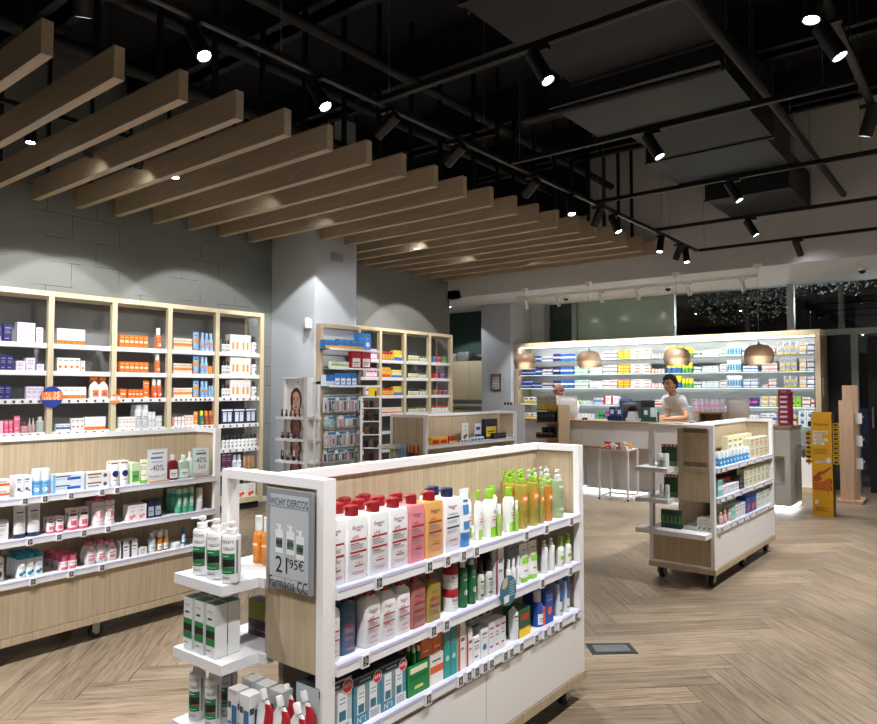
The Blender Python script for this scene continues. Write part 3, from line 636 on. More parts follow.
o=empty('recess_fill_downlight',(-8.5,11.0,3.16)); tag(o,'added unseen round downlight brightening the recess','downlight'); mb=MB(); em_=mat('#ffffff',.3,0,0,8); mb.lathe([(.001,-.003,em_),(.05,-.003,em_)],18,cap=False); obj('lens',mb,o); mb=MB(); mb.lathe([(.05,-.006,WHITE),(.065,-.006,WHITE),(.065,-.0005,WHITE)],18,cap=False); obj('trim_ring',mb,o)  # unseen lamp added to brighten the recess
l=bpy.data.lights.new('downlight','SPOT'); l.energy=60; l.spot_size=R(120); l.shadow_soft_size=.05; lo=bpy.data.objects.new('downlight',l); COL.objects.link(lo); lo.parent=o; lo.location=(0,0,-.02)
# white spotlights under the low ceiling
WM=mat('#e8e8e6',.4)
track((-6.65,10.62),(-2.62,10.62),'thin white lighting track under the low ceiling',z=3.125,m=WM,w=.012,rods=0)
for k,x in enumerate((-6.47,-5.83,-5.03,-4.41,-3.60,-2.82)):
    spot((x,10.62,3.12),(x+.2,11.3,1.3),'white spotlight under low ceiling, '+['leftmost','second from left','third from left','fourth from left','fifth from left','rightmost'][k],power=70,size=100,m=WM,L=.15,r=.034,grp='white spotlights over the counter')
# dome cameras
for k,(px,py) in enumerate(((566,298),(668,288),(862,270))):
    q=U(px,py,z=3.14); o=empty('dome_camera',(q.x,q.y,3.16)); tag(o,['black dome camera left, between white spotlights','black dome camera above the middle window mullion','black dome camera at far right of low ceiling'][k],'security camera','dome cameras under the low ceiling')
    mb=MB(); mb.lathe([(.055,-.03,WM),(.06,-.0,WM)],18); obj('base',mb,o)
    mb=MB(); mb.lathe([(.005,-.075,BLACK),(.028,-.067,BLACK),(.042,-.045,BLACK),(.045,-.03,BLACK)],18); obj('dome',mb,o)
# pendants
def lampwood():
    m=bpy.data.materials.new('lampshade_veneer'); m.use_nodes=True; b=m.node_tree.nodes['Principled BSDF']
    b.inputs['Base Color'].default_value=lin('#c39a70'); b.inputs['Roughness'].default_value=.35; b.inputs['Transmission Weight'].default_value=.25
    return m
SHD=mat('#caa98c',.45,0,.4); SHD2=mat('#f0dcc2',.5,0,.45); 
for k,(px,pyb,xx) in enumerate(((525,372,-5.97),(589,366,-4.86),(677,365,-3.5),(759,361,-2.415))):
    q=U(px,pyb,y=9.8); o=empty('pendant_lamp',(q.x,9.8,1.84)); tag(o,'blown amber pendant lamp over counter, '+['leftmost of four','second from left','third from left','rightmost of four'][k],'pendant lamp','amber pendant lamps over the counter')
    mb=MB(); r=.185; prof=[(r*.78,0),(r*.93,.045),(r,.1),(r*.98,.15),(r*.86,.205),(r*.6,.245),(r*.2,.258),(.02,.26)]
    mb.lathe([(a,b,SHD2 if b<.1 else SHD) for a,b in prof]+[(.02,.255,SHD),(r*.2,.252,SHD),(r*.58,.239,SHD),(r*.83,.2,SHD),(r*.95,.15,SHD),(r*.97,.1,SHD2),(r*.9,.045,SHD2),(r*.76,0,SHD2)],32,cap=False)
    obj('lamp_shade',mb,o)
    mb=MB(); mb.lathe([(.02,.19,WM),(.02,.26,WM),(.012,.29,WM)],12); obj('lamp_holder',mb,o)
    mb=MB(); bm_=mat('#ffe9cc',.5,0,0,.25); mb.lathe([(.004,.10,bm_),(.03,.115,bm_),(.035,.14,bm_),(.02,.19,bm_)],14); obj('bulb',mb,o)
    mb=MB(); mb.bar((0,0,.28),(0,0,1.31),.0022,mat('#a8a8a6',.6),6); obj('cord',mb,o)
    mb=MB(); mb.lathe([(.02,1.255,WM),(.055,1.31,WM),(.06,1.32,WM)],18); obj('ceiling_rose',mb,o)
    l=bpy.data.lights.new('pendant_glow','POINT'); l.energy=2.0; l.color=(1,.92,.8); l.shadow_soft_size=.09; lo=bpy.data.objects.new('pendant_glow',l); COL.objects.link(lo); lo.parent=o; lo.location=(0,0,.06)
# ================================================================ DUCTS AND PIPES
DK=mat('#1c1c20',.55,.2); DK2=mat('#151519',.6); DK3=mat('#222226',.5,.2)
def duct(name,label,x0,x1,y0,y1,z0,z1,m=DK,extra=None):
    o=empty(name,((x0+x1)/2,(y0+y1)/2,z0)); tag(o,label,'air duct')
    w=(x1-x0)/2;d=(y1-y0)/2;h=z1-z0
    mb=MB(); mb.box(-w,w,-d,d,0,h,m); obj('casing',mb,o)
    for yy in (-d,d-.05):
        mb=MB(); mb.box(-w-.015,w+.015,yy,yy+.05,-.015,.0,DK2); obj('flange',mb,o)
    for sx in (-w-.03,w+.03):
        for sy in (-d*.8,d*.8):
            mb=MB(); mb.bar((sx,sy,.0),(sx,sy,ZC-z0),.006,METAL,6); obj('hanger_rod',mb,o)
    return o
duct('air_duct','large dark grey air duct at the top centre',-2.70,-1.45,3.6,5.2,4.05,4.75,DK)
duct('air_duct','lower flat air handling unit beneath the large duct',-2.95,-1.55,5.25,6.25,3.95,4.3,DK3)
duct('air_duct','dark square duct box behind the second cross track',-2.75,-1.65,6.35,7.4,4.0,4.6,DK)
duct('air_duct','flat dark duct section above the third cross track',-3.0,-1.75,7.5,8.6,4.05,4.45,DK3)
duct('air_duct','far tapered duct end against the bulkhead wall',-2.75,-1.8,8.75,9.95,3.85,4.3,DK)
def pipe(label,pts,r,m=DK2,name='pipe'):
    mb=MB()
    for a,b in zip(pts[:-1],pts[1:]): mb.bar(a,b,r,m,12)
    for p in pts[1:-1]:
        k=len(mb.v); mb.lathe([(r*.2,-r,m),(r*.8,-r*.6,m),(r,0,m),(r*.8,r*.6,m),(r*.2,r,m)],12,c=p)
    tag(obj(name,mb),label,'pipe')
pipe('grey pipe running along the right side of the ducts',[(-1.45,3.4,3.95),(-1.42,5.9,3.95),(-1.42,8.4,3.95),(-1.42,9.95,3.95)],.036,DK2)
pipe('dark pipe crossing below the large duct with an elbow',[(-3.2,5.225,4.25),(-3.2,5.225,3.88),(-1.5,5.225,3.86)],.03)
for k,(x,y0,y1,z) in enumerate([(-5.4,-2,9.88,4.62),(-6.5,-2,9.88,4.62),(-4.5,-2,9.88,4.6),(-.2,-2,9.88,4.95),(.8,-2,9.88,4.95)]):
    pipe('black pipe high under the dark ceiling, '+['left of the middle','farthest left','above beam ends','right of the ducts','far right'][k],[(x,y0,z),(x,y1,z)],.07 if k%2 else .05,mat('#15161b',.6))
for k,y in enumerate((1.2,2.6,4.0,5.6,7.2,8.8)):
    mb=MB(); mb.box(-7.7,3.1,y-.07,y+.07,4.75,5.19,mat('#101116',.8)); mb.box(-7.7,3.1,y-.14,y+.14,4.75,4.77,mat('#17181d',.6)); tag(obj('ceiling_joist',mb),'dark steel ceiling joist, '+ordn[k]+' from the camera','joist','steel joists under the ceiling')
for k,(x,y,z) in enumerate([(1.0,5.5,4.3),(.1,6.8,4.2),(.6,8.0,4.4)]):
    duct('air_duct',['black duct at far right, nearest','black duct at far right, middle','black duct at far right, nearest the bulkhead'][k],x-.5,x+.4,y-.5,y+.5,z-.08,z+.42,mat('#121317',.6))
mb=MB(); mb.box(-7.7,-4.9,9.9,9.98,4.25,5.19,mat('#0c0d11',.9)); tag(obj('dark_sheet',mb),'dark sheet in front of the bulkhead behind the beams','panel')  # dark sheet covering the left part of the upper wall
# ================================================================ WALL CABINETS
CX=-7.38
def cabinet(label,ys,ztop,zsh,xfront=CX,depth=.36,bottom=.15,skip0=False):
    o=empty('wall_shelving',(xfront,ys[0],0),pi/2); tag(o,label,'shelving unit')   # local x along +Y, local y = -X (towards wall)
    L=ys[-1]-ys[0]; t=.055
    mb=MB(); mb.box(0,L,0,depth,ztop-.05,ztop,OAKP); obj('top_rail',mb,o); mb=MB(); mb.box(0,L,0,depth,bottom-.06,bottom,OAKP); obj('bottom_rail',mb,o)
    for y in ys:
        a=y-ys[0]; a0=max(0,a-t/2) if y!=ys[-1] else L-t; a0=0 if y==ys[0] else a0
        mb=MB(); mb.box(a0,a0+t,0,.05,bottom,ztop-.05,OAKP); mb.box(a0+.008,a0+t-.008,.05,depth,bottom,ztop-.05,OAKP) if y in (ys[0],) else mb.box(a0+.015,a0+t-.015,.05,.075,bottom,ztop-.05,OAKP); obj('stile',mb,o)
    mb=MB(); mb.box(L-t,L-.015,depth-.03,depth,bottom,ztop-.05,OAKP); obj('stile',mb,o)
    mb=MB(); mb.box(0,L-.35 if False else L,depth-.012,depth-.004,bottom,ztop-.05,BACKG); obj('back_panel',mb,o)
    for i in range(len(ys)-1):
        a0=ys[i]-ys[0]+t/2+.001; a1=ys[i+1]-ys[0]-t/2-.001
        if i==len(ys)-2: a1=L-t-.001
        if i==0: a0=t+.001
        for z in zsh:
            s=MB(); s.box(a0,a1,.025,depth-.02,z-.028,z,WSHELF); s.box(a0,a1,.015,.025,z-.036,z+.012,WSHELF); obj('shelf',s,o)
    for y in ys[1:-1]: pass
    mb=MB(); mb.box(.02,L-.02,.06,depth-.01,0,bottom-.06,mat('#2c2a28',.8)); obj('plinth',mb,o)
    return o
BACKG=paint('cabinet_back','#727472',.7,.03)
Y1=[1.10,1.745,2.39,3.035,3.68,4.325,4.95,5.64]
cabinet('long pale oak wall shelving filled with sun care products along left wall',Y1,2.49,[1.955,1.68,1.40,1.07,.765,.49])
Y2=[7.15,7.84,8.41,9.04,9.66]
cabinet('pale oak wall shelving beyond the column',Y2,2.46,[1.955,1.685,1.405,1.13,.85,.57])
F1=Fr((CX,0),pi/2)     # front plane of both wall shelvings: s equals world y
# ================================================================ GONDOLAS
LEN,WID=1.708,.508
def caster(o,x,y):
    c=MB(); c.box(x-.035,x+.035,y-.03,y+.03,.096,.104,METAL); c.bar((x,y,.09),(x,y,.1),.018,METAL)
    c.add([(x-.012,y-.028,.095),(x+.03,y-.028,.095),(x+.026,y-.028,.034),(x+.012,y-.028,.034)],[(0,1,2,3)],METAL); c.add([(x-.012,y+.028,.095),(x+.03,y+.028,.095),(x+.026,y+.028,.034),(x+.012,y+.028,.034)],[(3,2,1,0)],METAL)
    c.box(x-.014,x+.03,y-.03,y-.024,.04,.096,METAL); c.box(x-.014,x+.03,y+.024,y+.03,.04,.096,METAL)
    k=obj('caster',c,o)
    w=MB(); w.lathe([(.03,-.018,RUBBER),(.04,-.014,RUBBER),(.04,.014,RUBBER),(.03,.018,RUBBER)],20); w.lathe([(.018,-.02,METAL),(.018,.02,METAL)],12); w.xf(Matrix.Translation((x+.018,y,.0405))@Matrix.Rotation(pi/2,4,'X')); obj('wheel',w,k)
def gondola(label,P,a,front,slabs=True,drawers=False,fullend=False,L=LEN,farpanel=True,strip=True,sign=None,divider=False):
    th=pi/2-a; o=empty('display_gondola',(P[0],P[1],0),th); tag(o,label,'display gondola')
    def part(n,mb,p=o): return obj(n,mb,p)
    mb=MB(); mb.box(-.006,L+.006,-.008,WID+.008,.105,.145,OAK); part('base_board',mb)
    mb=MB(); mb.box(.0,.05,0,.03,.145,1.2,WHITE); mb.box(0,.05,WID-.03,WID,.145,1.2,WHITE); mb.box(0,.05,0,WID,1.2,1.23,WHITE); mb.box(0,.05,.03,WID-.03,.145,.16,WHITE); part('end_frame',mb)
    mb=MB(); mb.box(L-.045,L,0,.03,.145,1.2,WHITE); mb.box(L-.045,L,WID-.03,WID,.145,1.2,WHITE); mb.box(L-.045,L,0,WID if not farpanel else .275,1.2,1.23,WHITE); part('end_frame',mb)
    mb=MB(); mb.box(.05,L-.02,.24,.262,.145,1.2,OAK); part('centre_panel',mb)
    mb=MB(); mb.box(.05,L-.045,.228,.274,1.2,1.23,WHITE); part('top_cap',mb)
    if farpanel:
        mb=MB(); mb.box(L-.03,L-.012,.03,.24,.145,1.2,OAK); part('far_end_panel',mb)
    y1=WID-.03 if fullend else .277
    mb=MB(); mb.box(.008,.028,.03,y1,.645 if not fullend else .16,1.2,OAK); ep=part('end_panel',mb)
    mb=MB(); mb.box(.008,.026,.03,WID-.03,.16,.385 if not fullend else .17,OAK); part('lower_end_panel',mb)
    if divider:
        mb=MB(); mb.box(.03,.33,.262,.282,.42,.645,OAK); part('divider',mb)
    # shelves, front side
    for z in (.90,.672,.448):
        s=MB(); s.box(.05 if z>.5 else .01,L-.05,.004,.238,z-.03,z,WSHELF); s.box(.05,L-.046,-.012,.004,z-.034,z+.001,WSHELF)
        sh=part('shelf',s); t=MB(); t.box(.052,L-.05,-.0125,.003,z+.0012,z+.0022,RAIL); t.box(.052,L-.05,-.0135,-.0122,z-.009,z+.0012,RAIL); obj('label_rail',t,sh)
    for z in (.895,.655,.42):
        s=MB(); s.box(.055,L-.05,.266,.50,z-.03,z,WSHELF); sh=part('shelf',s)
    if slabs:
        for z in (.895,.655):
            s=MB(); s.box(-.14,.30,.30,.565,z-.031,z+.001,WSHELF); s.box(-.003,.28,.27,.30,z-.031,z+.001,WSHELF); part('end_shelf',s)
        s=MB(); s.box(-.14,.0,.02,.565,.385,.421,WSHELF); s.box(.0,.05,.03,.478,.385,.421,WSHELF); s.box(.05,.30,.005,.5,.385,.4205,WSHELF); part('end_shelf',s)
    # lower front
    if drawers:
        for x0,x1 in ((.055,.852),(.858,L-.05)):
            s=MB(); s.box(x0,x1,-.004,.016,.15,.396,WHITE); d=part('drawer',s); t=MB(); t.box(x0,x1,.0,.02,.396,.404,METAL); obj('drawer_rail',t,d)
    else:
        s=MB(); s.box(.052,L-.048,.0,.018,.15,.41,front); part('lower_front_panel',s)
    s=MB(); s.box(.052,L-.048,WID-.018,WID-.002,.15,.39,WHITE); part('lower_rear_panel',s)
    for x in (.09,L/2,L-.12):
        for y in (.06,WID-.06): caster(o,x,y)
    return o,Fr((P[0],P[1]),th),th
gC,FC,tC=gondola('nearest display gondola with big lotion bottles and price sign on its end',(-1.573,1.425),-.0098,WHITE,drawers=True)
gR,FR,tR=gondola('right display gondola on casters in front of the counter',(-1.6746,5.434),.0157,WHITE,divider=True)
aL=-.0257; PL=(-4.268-(LEN-.111)*sin(aL),2.79-(LEN-.111)*cos(aL))
gL,FL,tL=gondola('left oak-fronted display gondola before the wall shelving',PL,aL,OAK)
aB=.0; gB,FB,tB=gondola('small middle display gondola behind the nearest one',(-4.76,5.75),aB,OAK,fullend=True,slabs=True,L=1.82)
FCe=Fr(gC.matrix_basis@Vector((0,0,0)),tC-pi/2); FRe=Fr((-1.6746,5.434),tR-pi/2); FBe=Fr((-4.76,5.75),tB-pi/2)
# ================================================================ BACK SHELVING AND COUNTER
o=empty('pharmacy_shelving',(-4.57,11.35,0)); tag(o,'wide oak framed glass shelving full of medicines behind the counter','shelving unit')
XL,XR=-7.18+4.57,-1.965+4.57
mb=MB(); mb.box(XL,XR,0,.54,2.30,2.385,OAKP); obj('top_rail',mb,o); mb=MB(); mb.box(XL,XR,.0,.54,0,.08,OAKP); obj('bottom_rail',mb,o)
mb=MB(); mb.box(XL,XL+.07,0,.54,.08,2.30,OAK); obj('side_panel',mb,o)
mb=MB(); mb.box(XR-.07,XR,0,.54,.08,2.30,OAK); obj('side_panel',mb,o)
mb=MB(); mb.box(XL+.07,XR-.07,.50,.53,.08,2.30,mat('#c9cdcd',.3,.1)); obj('back_panel',mb,o)
mb=MB(); mb.box(XL+.08,XR-.08,.05,.07,2.285,2.299,mat('#f4f8ff',.3,0,0,4)); obj('light_strip',mb,o)
ZB=[2.03,1.785,1.54,1.25,.985,.72]
for z in ZB:
    s=MB(); s.box(XL+.07,XR-.07,.04,.40,z-.01,z,GSHELF); s.box(XL+.07,XR-.07,.036,.04,z-.011,z,mat('#5f8f86',.2)); obj('glass_shelf',s,o)
mb=MB(); mb.box(XL+.07,XR-.07,.06,.5,.08,.50,WHITE); obj('cupboard_base',mb,o)
for zz in (1.53,1.86):
    mb=MB(); mb.box(XR+.0005,XR+.004,.14,.34,zz-.14,zz+.14,mat('#dcdcda')); 
    for k in range(5): mb.box(XR+.004,XR+.005,.16,.32,zz-.11+k*.05,zz-.09+k*.05,mat('#8b8d90'))
    tag(obj('notice_sheet',mb,None,(-4.57,11.35,0)),'white printed notice on shelving end panel, '+('lower' if zz<1.7 else 'upper'),'notice')
for k in range(9):
    l=bpy.data.lights.new('shelf_light','AREA'); l.shape='RECTANGLE'; l.size=.56; l.size_y=.03; l.energy=1.2; l.color=(.95,.98,1)
    lo=bpy.data.objects.new('shelf_light',l); COL.objects.link(lo); lo.parent=o; lo.location=(XL+.35+k*.565,.09,2.28); lo.rotation_euler=(R(25),0,0)
for zz,e_ in ((1.775,1.0),(1.53,1.0),(1.24,1.2),(.975,1.2)):  # strips and lamps below these shelves added to brighten the lower rows
    mb=MB(); mb.box(XL+.1,XR-.1,.05,.06,zz-.008,zz-.002,mat('#f4f8ff',.3,0,0,1.5)); obj('light_strip',mb,o)
    for k in range(4):
        l=bpy.data.lights.new('shelf_light','AREA'); l.shape='RECTANGLE'; l.size=1.2; l.size_y=.02; l.energy=e_; l.color=(.95,.98,1)
        lo=bpy.data.objects.new('shelf_light',l); COL.objects.link(lo); lo.parent=o; lo.location=(XL+.7+k*1.27,.075,zz-.012); lo.rotation_euler=(R(20),0,0)
# counter
CT=1.05; cx0,cx1=-6.55,-1.985
o=empty('service_counter',((cx0+cx1)/2,9.42,0)); tag(o,'long white service counter with oak edged worktop','counter'); hw_=(cx1-cx0)/2; mx_=(cx0+cx1)/2
CW=mat('#dddcd9',.5)
mb=MB(); mb.box(-hw_-.01,hw_+.012,-.02,.66,CT-.025,CT,OAKC); obj('worktop',mb,o)
def cf(x0,x1,z0,z1,yy,n='front_panel'):
    mb=MB(); mb.box(x0-mx_+.002,x1-mx_-.002,yy,yy+.03,z0,z1,CW); obj(n,mb,o)
xs=[cx0,-5.47,-4.80]; 
for a,b in zip(xs[:-1],xs[1:]): cf(a,b,.07,CT-.025,0)
for a,b in ((-4.80,-4.26),(-4.26,-3.72)): cf(a,b,.68,CT-.025,0); cf(a,b,.07,.66,.16)
for a,b in ((-3.72,-3.1),(-3.1,-2.45),(-2.45,-2.16)): cf(a,b,.07,CT-.025,0)
cf(-2.16,cx1,.68,CT-.025,0); cf(-2.16,-2.05,.34,.66,.12); cf(-2.05,cx1,.34,.68,0); cf(-2.16,cx1,.07,.34,0)
for a,b,d in ((-4.80,-3.72,.16),(-2.16,-2.05,.12)):
    mb=MB(); mb.box(a-mx_,b-mx_,0.001,d,.66,.68,OAKC); obj('bag_ledge',mb,o)
mb=MB(); mb.box(-4.80-mx_,-3.72-mx_,0.0,.16,.07,.075,CW); obj('recess_floor',mb,o); mb=MB(); mb.box(-2.16-mx_,-2.05-mx_,0.0,.12,.33,.338,CW); obj('recess_floor',mb,o)
for a,d in ((-4.815,.16),(-3.72,.16),(-2.175,.12)):
    mb=MB(); mb.box(a-mx_,a-mx_+.013,.031,d+.03,.08,.66,CW); obj('recess_side',mb,o)
for xx in (hw_-.03,-hw_):
    mb=MB(); mb.box(xx,xx+.03,.03,.64,.07,CT-.025,CW); obj('side_panel',mb,o)
mb=MB(); mb.box(-hw_+.05,hw_-.03,.19,.6,0,.07,mat('#d8d8d6')); obj('plinth',mb,o)
mb=MB(); em=mat('#f3f6ff',.3,0,0,5); mb.box(-hw_+.05,hw_-.03,.03,.18,.05,.068,em); mb.box(hw_-.028,hw_-.008,.04,.6,.03,.066,em); obj('light_strip',mb,o)
for k in range(5):
    l=bpy.data.lights.new('plinth_light','AREA'); l.shape='RECTANGLE'; l.size=.7; l.size_y=.05; l.energy=.45; lo=bpy.data.objects.new('plinth_light',l); COL.objects.link(lo); lo.parent=o; lo.location=(-hw_+.5+k*.77,.1,.045)
# ================================================================ PRODUCTS
W_='#f2f2f2'; OR='#f07a1e'
S='%s shelf of %s wall bay'
# wall bay 0 (leftmost)
def c0(sh,bay,*a,**k): put(F1,{'top':1.955,'second':1.68,'third':1.40,'fourth':1.07,'fifth':.765,'sixth':.49}[sh],S%(sh,['leftmost','second','third','fourth','fifth'][bay]),*a,**k)
NV=('#2c2a6b','#8f90c9'); LV=('#e6ddef','#a592c4')
c0('top',0,'navy skincare carton','carton',-3,1,325,1,NV,1); c0('top',0,'tall navy carton beside the lilac ones','carton',3.5,12,324.5,1,NV,6,d=.06)
c0('top',0,'stacked pale lilac carton','carton',17,35,322.5,2,LV,6,st=2); c0('top',0,'single pale lilac carton','carton',36,43,327.5,1,LV,6)
c0('second',0,'navy skincare carton','carton',0,13,355.3,2,NV,6); c0('second',0,'short pale lilac carton','carton',16,25.5,361,1,LV,6); c0('second',0,'tall pale lilac carton','carton',26,35,358,1,LV,6); c0('second',0,'low pale lilac carton','carton',36.5,44,364,1,LV,6)
c0('third',0,'navy skincare carton','carton',-2,11,385.5,2,NV,6); c0('third',0,'pale lilac carton','carton',26,43.5,386.7,3,LV,6)
c0('fourth',0,'light pink squeeze tube','tube',-1,4,421,1,('#f2a8c0','#f6d8e2'),0); c0('fourth',0,'bright pink squeeze tube','tube',4.2,13.5,420.5,2,('#ea5c86','#f4c0d0'),6); c0('fourth',0,'tall pink squeeze tube','tube',14,20.5,416,1,('#ea6f93','#f6c8d6'),6)
c0('fourth',0,'small rose serum bottle','dropper',21,27,421,2,('#c48f94','#6e4a50'),0,deep=2); c0('fourth',0,'taupe serum bottle','dropper',27.5,34.5,418,2,('#b39a94','#d8b7b0'),0); c0('fourth',0,'clear perfume flask with round stopper','bottle',36,43,417,1,('#a9b2b0','#c9b9a8'),0)
WO=(W_,OR,'#e9e9e9')
# bay 1
c0('top',1,'white carton with orange base','carton',57,85,329,5,WO,9); c0('second',1,'white carton with orange print','carton',57,80,358,4,WO,7); c0('second',1,'smaller white carton, end of row','carton',80.5,85,361,1,WO,7)
c0('third',1,'white carton with orange foot','carton',57,86,387,5,WO,1); c0('third',1,'white spray bottle with orange trigger','trigger',89.5,107,376,2,('#f3f1ee','#f58220',OR),0,near=False,gap=.012)
c0('fourth',1,'white carton with blue band','carton',55.5,70,424,3,(W_,'#2f63b0'),2); c0('fourth',1,'white carton with orange dot','carton',71,84,418.5,3,(W_,OR),7); c0('fourth',1,'white and orange stacked carton','carton',84.5,105.5,417,4,(W_,OR,W_),9,st=1)
# bay 2
OO=('#f0701f','#ffd9b8')
c0('top',2,'orange sunscreen carton','carton',119.5,148,335.5,6,OO,11); c0('top',2,'tall orange sunscreen bottle','foam',155,160.5,328,1,('#ef6a22','#f3efe9','#27408a'),7)
c0('second',2,'orange sunscreen carton','carton',119.5,148.5,362,6,OO,11); c0('second',2,'tall orange sunscreen bottle','foam',154.5,159.5,354,1,('#ef6a22','#f3efe9'),7)
c0('third',2,'orange sunscreen carton','carton',119.5,126.5,389,1,OO,11); c0('third',2,'small orange sunscreen carton','carton',128,143,389.5,4,OO,11); c0('third',2,'tall orange sunscreen tube','tube',143.5,150,380.5,1,('#f0701f','#f4d9c4'),6); c0('third',2,'orange sunscreen bottle','foam',151,161,379.5,2,('#ef5f22','#f3efe9'),7)
c0('fourth',2,'white carton with orange print','carton',118.5,135.5,417,5,(W_,'#e8763a'),6); c0('fourth',2,'tall silver-white spray can','aero',134.5,147.5,405,2,('#d8dee4','#cfd4da','#9fb4cc'),6,deep=2); c0('fourth',2,'shorter white spray can','aero',148,155,412,2,('#e4e8ec','#d4d8de'),6); c0('fourth',2,'small white spray can','aero',155.5,161.5,416,2,('#e4e8ec','#d4d8de'),6)
# bay 3
PK=('#f3ddc8','#ee8a4a'); BO=('#7fb0dc','#a8c8ea','#f08a30')
for sh,y1,y2 in (('top',338.5,333),('second',363.5,357),('third',388,381.5)):
    c0(sh,3,'cream and orange carton','carton',173.5,192,y1,6,PK,2); c0(sh,3,'blue sun-milk tube with orange foot','tube',193.5,199.5,y2-1,1,('#7fb0dc','#f08a30'),2); c0(sh,3,'blue sun-milk bottle with orange base','foam',200,207.5 if sh!='top' else 212.5,y2,2 if sh!='top' else 3,('#86b6e2','#9cc4ec','#f08a30'),9)
c0('second',3,'small orange tube','tube',208,213,366.5,2,('#f08a30','#e8e2da'),0); c0('third',3,'small blue bottle with orange base','foam',208,213,386,2,('#86b6e2','#9cc4ec'),9)
c0('fourth',3,'white carton with orange stripe','carton',173.5,184,417,3,(W_,'#e2693c'),3); c0('fourth',3,'pinkish white carton','carton',184.5,193.5,415.5,2,('#f0dcd4','#c9604a'),6); c0('fourth',3,'orange sun-oil tube','tube',194,198.5,411.5,1,('#f08a30','#f3e4d4'),6)
c0('fourth',3,'lime-capped sun-oil bottle','foam',199,203.4,411,1,('#2f6a5c','#c3d82e'),7); c0('fourth',3,'orange-capped sun-oil bottle','foam',203.8,212.5,411,2,('#9a3f1e','#f07f22'),7)
c0('fifth',3,'blue and white carton behind the gondola frame','carton',201,212,440,2,('#2a5aa8','#e8ecf4'),2)
# bay 4
for sh,y1,y2 in (('top',340,335),('second',361,357.5),('third',384,380)):
    c0(sh,4,'small white bottle with dark cap','foam',221.5,229.5,y1,3,('#eeeeec','#3a3230','#f08a30'),7); c0(sh,4,'white and orange twin gift pack','carton',230,250.5,y2,2,('#f3ede2','#f0a23a','#dfe0e6'),5,d=.1); c0(sh,4,'slim white bottle beside the gift packs','foam',251,256,y2+1.5,1,('#eceef2','#2f3034','#e8763a'),7)
c0('fourth',4,'navy gift pack with clear window','carton',221,256.5,408.5,3,('#1c2a55','#dfe3ea','#c9d0dc'),5,d=.1); c0('fifth',4,'small white bottle with black cap','foam',221.5,256.5,435,9,('#ededee','#26262a','#9aa0aa'),7)
c0('sixth',4,'tall plum carton','carton',221.5,231.5,451,2,('#5c2f55','#b58fb4'),6); c0('sixth',4,'white cosmetic bottle','foam',232,241,455,2,('#dfe6ee','#c8d2de','#e0884a'),7); c0('sixth',4,'bronze squeeze tube','tube',243.5,255.5,455,3,('#b08a66','#3d2c22'),0)
put(F1,.153,'lowest shelf of fifth wall bay','white carton with orange circles','carton',236,255.5,484,2,(W_,'#ee5a22','#fff'),36,d=.08)
# cabinet 2
T='%s shelf of %s far wall bay'
def c2(sh,bay,*a,**k): put(F1,{'top':1.955,'second':1.685,'third':1.405,'fourth':1.13}[sh],T%(sh,['first','second','third','last'][bay]),*a,**k)
for sh,y in (('top',349),('second',368),('third',387)):
    c2(sh,0,'pink and white carton','carton',366,377,y,3,('#f4e6ec','#e2338a'),8,st=1)
for sh,a in (('top',[('yellow bottle with red cap',382,393,351.5,4,('#f2b52a','#d92a22')),('yellow and blue carton',394,402,350.5,2,('#f2d54a','#2a7fd0'))]),('second',[('golden carton',382,390.5,367.5,2,('#f2b53a','#e05a2a')),('yellow and blue carton',391.5,401.5,370,3,('#f4e6a0','#2a7fd0'))]),('third',[('yellow bottle with red cap',382,393,388,4,('#f2c03a','#d8362a')),('yellow and blue carton',394,402,386.5,2,('#f2d54a','#2a7fd0'))])):
    for lk,p0,p1,yt,n,cc in a: c2(sh,1,lk,'foam' if 'bottle' in lk else 'carton',p0,p1,yt,n,cc,1)
    c2(sh,2,'tiny cream bottle with dark cap','foam',408,419,yt-1 if False else {'top':352.5,'second':371,'third':389}[sh],5,('#e8e2b4','#2c3038'),7); c2(sh,2,'tiny pale jar','foam',419.5,426.5,{'top':356,'second':373,'third':389.5}[sh],3,('#e4e0d4','#8c8a80'),7)
for sh,y in (('top',356.5),('second',373.5),('third',389.8)):
    for lk,p0,p1,cc in (('small blue carton',433,436.6,'#3c6ea8'),('small red carton',437,441,'#d23030'),('small green carton',442,447,'#5f9a58')) if sh=='top' else (('small red carton',434,438.8,'#c82836'),('small purple carton',440,445,'#6d3f96')) if sh=='second' else (('small brown carton',433.5,438,'#94714e'),('small crimson carton',438.5,442.6,'#b02a3a'),('small plum carton',443,447.5,'#8a4a80')):
        c2(sh,3,lk,'carton',p0,p1,y,1,(cc,'#e8e0d8'),6)
c2('fourth',1,'white carton with red and yellow base','carton',382,402,407.5,7,('#f3ece4','#e8442a','#f2c02a'),9); c2('fourth',2,'slim cream bottle','foam',408,426,407,8,('#e6e2c0','#6a6a5a'),7); c2('fourth',3,'white bottle with orange cap','foam',431.5,448,406,6,('#ececec','#f0642a'),6)
c2('fourth',0,'white carton with orange print','carton',366,377,407,3,('#f0e6dc','#e8642a'),6)
